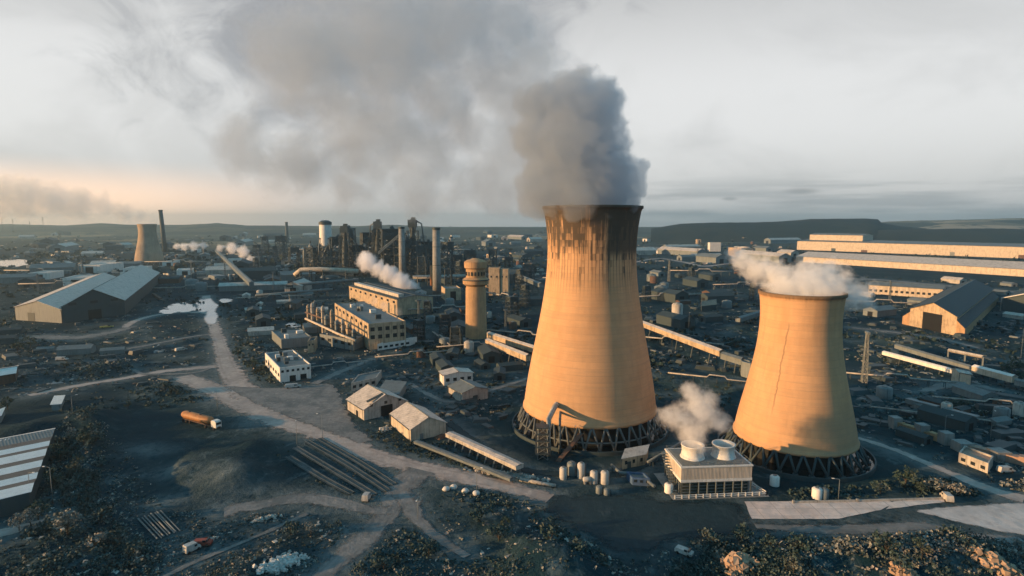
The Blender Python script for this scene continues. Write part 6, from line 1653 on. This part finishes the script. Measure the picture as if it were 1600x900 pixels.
if SMOKE_ON:
    smoke('smoke_plume', 'big grey smoke plume billowing from the tall cooling tower, drifting left',
          [(922, 318, 74, 221), (862, 312, 34, 216), (905, 316, 36, 206), (978, 314, 28, 212), (836, 318, 30, 222), (915, 285, 84, 221), (900, 240, 86, 222), (905, 190, 74, 223), (898, 158, 58, 224), (935, 160, 46, 222), (905, 125, 26, 222), (956, 215, 34, 221), (968, 280, 42, 219), (992, 290, 26, 218), (1000, 262, 17, 218), (848, 290, 44, 224), (838, 215, 46, 226), (845, 165, 44, 226)],
          .17, (.70, .765, .835), 1.9, k=1.1, thr=.06, gain=6.0, step=.3, aniso=.55)
    smoke('smoke_plume', 'thin grey smoke trailing up and left above the main plume',
          [(840, 105, 64, 235), (800, 55, 80, 240), (760, 120, 66, 240), (715, 40, 100, 248), (745, 205, 64, 240), (795, 195, 60, 236), (660, 250, 78, 255), (690, 160, 76, 252), (610, 60, 125, 262), (820, 270, 56, 232), (775, 290, 52, 240), (655, 310, 46, 260), (560, 225, 95, 270), (480, 90, 120, 285), (460, 250, 70, 290), (380, 230, 60, 300), (540, 300, 50, 275), (720, 300, 46, 246), (818, 150, 76, 234, 1.5), (780, 150, 70, 236, 1.3), (795, 235, 74, 234, 1.3), (806, 240, 70, 233), (812, 305, 52, 231), (770, 250, 66, 238), (700, 250, 60, 248), (620, 190, 80, 262)],
          .046, (.70, .765, .835), 1.35, k=2.0, thr=.13, gain=2.0, step=.5, aniso=.6)
    smoke('steam_cloud', 'thin white steam drifting off the rim of the squat cooling tower',
          [(1262, 458, 52, 195), (1225, 452, 36, 196), (1300, 456, 46, 194), (1338, 460, 32, 192), (1350, 470, 20, 191), (1262, 438, 40, 198), (1215, 432, 32, 202), (1185, 420, 30, 208), (1160, 408, 24, 214), (1150, 398, 18, 218), (1290, 432, 32, 200)], .30, (1.0, 1.0, 1.0), 2.4, k=1.9, thr=.14, gain=1.6, step=.4, aniso=0.0)
    smoke('steam_cloud', 'white steam rising from the fan cooler towards the tall tower',
          [(1087, 712, 19, 168), (1086, 694, 24, 167), (1080, 672, 32, 166), (1060, 652, 30, 165), (1098, 648, 34, 164), (1125, 660, 22, 165), (1088, 626, 30, 162), (1038, 650, 20, 163), (1075, 610, 18, 160), (1110, 622, 18, 160)], .26, (1.0, 1.0, 1.0), 1.9, k=1.7, thr=.17, gain=1.6, step=.35, aniso=0.0)
    dd = P(610, 455).y + 26
    smoke('steam_cloud', 'puffy white steam cloud over the dark roof of the coke plant',
          [(640, 449, 20, dd), (625, 440, 22, dd), (608, 428, 20, dd + 6), (590, 420, 18, dd + 12), (575, 410, 22, dd + 20), (568, 402, 15, dd + 24), (652, 454, 10, dd)], .2, (.98, .98, 1.0), 2.2, k=1.2, thr=.22, gain=3, step=.35)
    smoke('steam_cloud', 'small white steam puff beside the sloping far conveyor', [(391, 405, 9, 1050), (380, 393, 13, 1060), (362, 388, 12, 1080), (345, 387, 8, 1100)], .12, (.98, .98, 1.0), 2.0, k=1.1, thr=.2, gain=3, step=.35)
    smoke('steam_cloud', 'faint low white steam streak behind the far slim chimney', [(303, 384, 10, 1300), (288, 386, 8, 1310), (276, 385, 7, 1330), (318, 383, 8, 1300)], .1, (.98, .98, 1.0), 2.0, k=1.3, thr=.2, gain=3, step=.35)
    smoke('steam_cloud', 'white steam wisp before the coke blocks roof', [(600, 478, 12, 480), (622, 488, 10, 478), (585, 470, 9, 484)], .06, (.98, .98, 1.0), 2.2, k=1.4, thr=.25, gain=2.4, step=.35)
    smoke('smoke_plume', 'sunlit smoke streaming left from the distant cooling tower',
          [(232, 345, 12, 1190), (215, 338, 15, 1190), (190, 330, 20, 1190), (160, 322, 25, 1190), (120, 318, 32, 1190), (80, 312, 36, 1190), (40, 308, 42, 1190), (0, 308, 46, 1190), (-50, 305, 55, 1190)], .024, (1.0, .99, .97), 1.8, k=1.3, thr=.14, gain=2.0, step=.4, aniso=.35)

# ------------------------------------------------------------------ air
hz = MB(); hz.box((0, 2500, 119.0), (24000, 18400, 244.0)); hz = hz.build('haze', None, None, (0, 2500, 119.0)) if False else hz
hzm, t = new_mat('haze_air')
v = t.n('ShaderNodeVolumePrincipled', ins={'Color': c4((.48, .68, .78)), 'Density': .00011, 'Anisotropy': .6})
ou = t.n('ShaderNodeOutputMaterial'); t.set(ou.inputs['Volume'], v.outputs[0]); hzm.cycles.homogeneous_volume = True
hz = hz.build('haze', hzm, None, (0, 2500, 119.0)); tag(hz, 'pale blue-grey haze over the whole works', 'haze', kind='stuff')

# ------------------------------------------------------------------ sky, sun
SUN_AZ, SUN_EL = R(-103), R(8.5)
w = bpy.data.worlds.new('World'); sc.world = w; w.use_nodes = True; t = NT(w.node_tree)
sky = t.n('ShaderNodeTexSky', sky_type='NISHITA', sun_disc=False); sky.sun_elevation = SUN_EL; sky.sun_rotation = SUN_AZ; sky.altitude = 80; sky.air_density = 1.2; sky.dust_density = 2.0
d = t.n('ShaderNodeTexCoord').outputs['Generated']
s = t.n('ShaderNodeSeparateXYZ', ins={'Vector': d}).outputs
el = t.m('MULTIPLY', t.m('ARCSINE', s[2]), 57.2958); az = t.m('MULTIPLY', t.m('ARCTAN2', s[0], s[1]), 57.2958)
ae = t.n('ShaderNodeCombineXYZ', ins={'X': az, 'Y': el, 'Z': 0.0}).outputs[0]
nA = t.noise(t.v('MULTIPLY', ae, (1, 1.5, 1)), .065, 6, .55, .6)
nB = t.noise(t.v('MULTIPLY', ae, (1, 1.2, 1)), .16, 6, .6, .8)
nS = t.noise(t.v('MULTIPLY', ae, (.12, 1.6, 1)), .55, 4, .55)
nD = t.noise(t.v('ADD', t.v('MULTIPLY', ae, (1, .9, 1)), (31, 7, 0)), .10, 5, .6, .7)
grey = lambda v_, tint=(1, 1, 1): c4((v_ * tint[0], v_ * tint[1], v_ * tint[2]))
c = t.mix(t.ramp(el, 0, 9), grey(.58, (1, 1.0, .99)), grey(.70))
c = t.mix(t.ramp(el, 11, 24), c, grey(.45, (1, 1, 1)))
c = t.mix(t.m('MULTIPLY', t.ramp(nA, .42, .68), .45), c, grey(.46, (1, 1, 1)))
# the smoke-darkened overcast over the works
gx = t.m('DIVIDE', t.m('SUBTRACT', az, -14.0), 17.0); gy = t.m('DIVIDE', t.m('SUBTRACT', el, 21.0), 14.0)
gd = t.m('SQRT', t.m('ADD', t.m('MULTIPLY', gx, gx), t.m('MULTIPLY', gy, gy)))
dk = t.m('SUBTRACT', 1.25, t.m('ADD', gd, t.m('MULTIPLY', t.m('SUBTRACT', nB, .5), 2.0)))
c = t.mix(t.m('MULTIPLY', t.ramp(dk, -.15, .75), .82), c, grey(.275, (.97, 1.0, 1.08)))
# wisps hanging below it
gx2 = t.m('DIVIDE', t.m('SUBTRACT', az, -9.0), 15.0); gy2 = t.m('DIVIDE', t.m('SUBTRACT', el, 8.0), 7.0)
wd = t.m('SUBTRACT', 1.0, t.m('SQRT', t.m('ADD', t.m('MULTIPLY', gx2, gx2), t.m('MULTIPLY', gy2, gy2))))
ws = t.m('MULTIPLY', t.ramp(wd, 0, .5), t.ramp(nD, .50, .66))
c = t.mix(t.m('MULTIPLY', ws, .6), c, grey(.40, (.97, 1, 1.06)))
# grey streaks low on the right
st = t.m('MULTIPLY', t.m('MULTIPLY', t.ramp(az, 4, 16), t.m('SUBTRACT', 1.0, t.ramp(el, 2.2, 5.0))), t.ramp(nS, .40, .60))
c = t.mix(t.m('MULTIPLY', st, .75), c, grey(.36, (.96, 1.02, 1.06)))
for ca_, ce_, wa_, we_ in ((26.3, 2.75, 1.6, .32), (20.5, 2.2, .8, .22)):
    qa = t.m('DIVIDE', t.m('SUBTRACT', az, ca_), wa_); qe = t.m('DIVIDE', t.m('SUBTRACT', el, ce_), we_)
    qd = t.m('SQRT', t.m('ADD', t.m('MULTIPLY', qa, qa), t.m('MULTIPLY', qe, qe)))
    c = t.mix(t.m('MULTIPLY', t.m('SUBTRACT', 1.0, t.ramp(t.m('ADD', qd, t.m('MULTIPLY', nS, .8)), .6, 1.6)), .6), c, grey(.24, (.95, 1, 1.06)))
# warm glow low on the left
wm = t.m('MULTIPLY', t.m('SUBTRACT', 1.0, t.ramp(az, -40, -13)), t.m('SUBTRACT', 1.0, t.ramp(el, .5, 5.5)))
c = t.mix(t.m('MULTIPLY', wm, .9), c, c4((1.75, 1.10, .68)))
wm2 = t.m('MULTIPLY', t.m('MULTIPLY', t.m('SUBTRACT', 1.0, t.ramp(az, -8, 8)), t.m('SUBTRACT', 1.0, t.ramp(el, .5, 4.0))), .2)
c = t.mix(wm2, c, c4((.92, .74, .64)))
# unseen sky overhead, made up darker and teal to tint the shade below
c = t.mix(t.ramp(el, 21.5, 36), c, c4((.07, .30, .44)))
bk = t.m('MULTIPLY', t.ramp(t.m('ABSOLUTE', az), 42, 68), t.ramp(el, -5, 10))  # unseen sky at the sides and behind, turned teal for the shade fill
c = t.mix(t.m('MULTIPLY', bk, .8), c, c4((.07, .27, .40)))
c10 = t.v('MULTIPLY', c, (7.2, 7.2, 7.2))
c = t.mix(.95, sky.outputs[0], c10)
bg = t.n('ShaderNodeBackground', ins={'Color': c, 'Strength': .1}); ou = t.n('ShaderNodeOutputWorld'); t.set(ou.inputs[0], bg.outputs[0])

sd = bpy.data.lights.new('sun', 'SUN'); sd.energy = 5.0; sd.angle = R(.6); sd.color = (1.0, .57, .25)
so = bpy.data.objects.new('sun', sd); col.objects.link(so)
sdir = Vector((math.sin(SUN_AZ) * math.cos(SUN_EL), math.cos(SUN_AZ) * math.cos(SUN_EL), math.sin(SUN_EL)))
so.rotation_euler = (-sdir).to_track_quat('-Z', 'Y').to_euler(); so.location = sdir * 500 + Vector((0, 200, 0))

for o in bpy.data.objects:
    if '_o' in o: del o['_o']
# ------------------------------------------------------------------ render settings
sc.view_settings.view_transform = 'Standard'; sc.view_settings.look = 'None'; sc.view_settings.gamma = 1.0; sc.view_settings.exposure = 0.76
sc.render.engine = 'CYCLES'; cy = sc.cycles
cy.use_denoising = True; cy.max_bounces = 12; cy.diffuse_bounces = 2; cy.glossy_bounces = 2; cy.transmission_bounces = 2; cy.transparent_max_bounces = 8; cy.volume_bounces = 10
cy.volume_step_rate = 1.0; cy.volume_max_steps = 256
cy.use_adaptive_sampling = True; cy.adaptive_threshold = .02; cy.caustics_reflective = False; cy.caustics_refractive = False
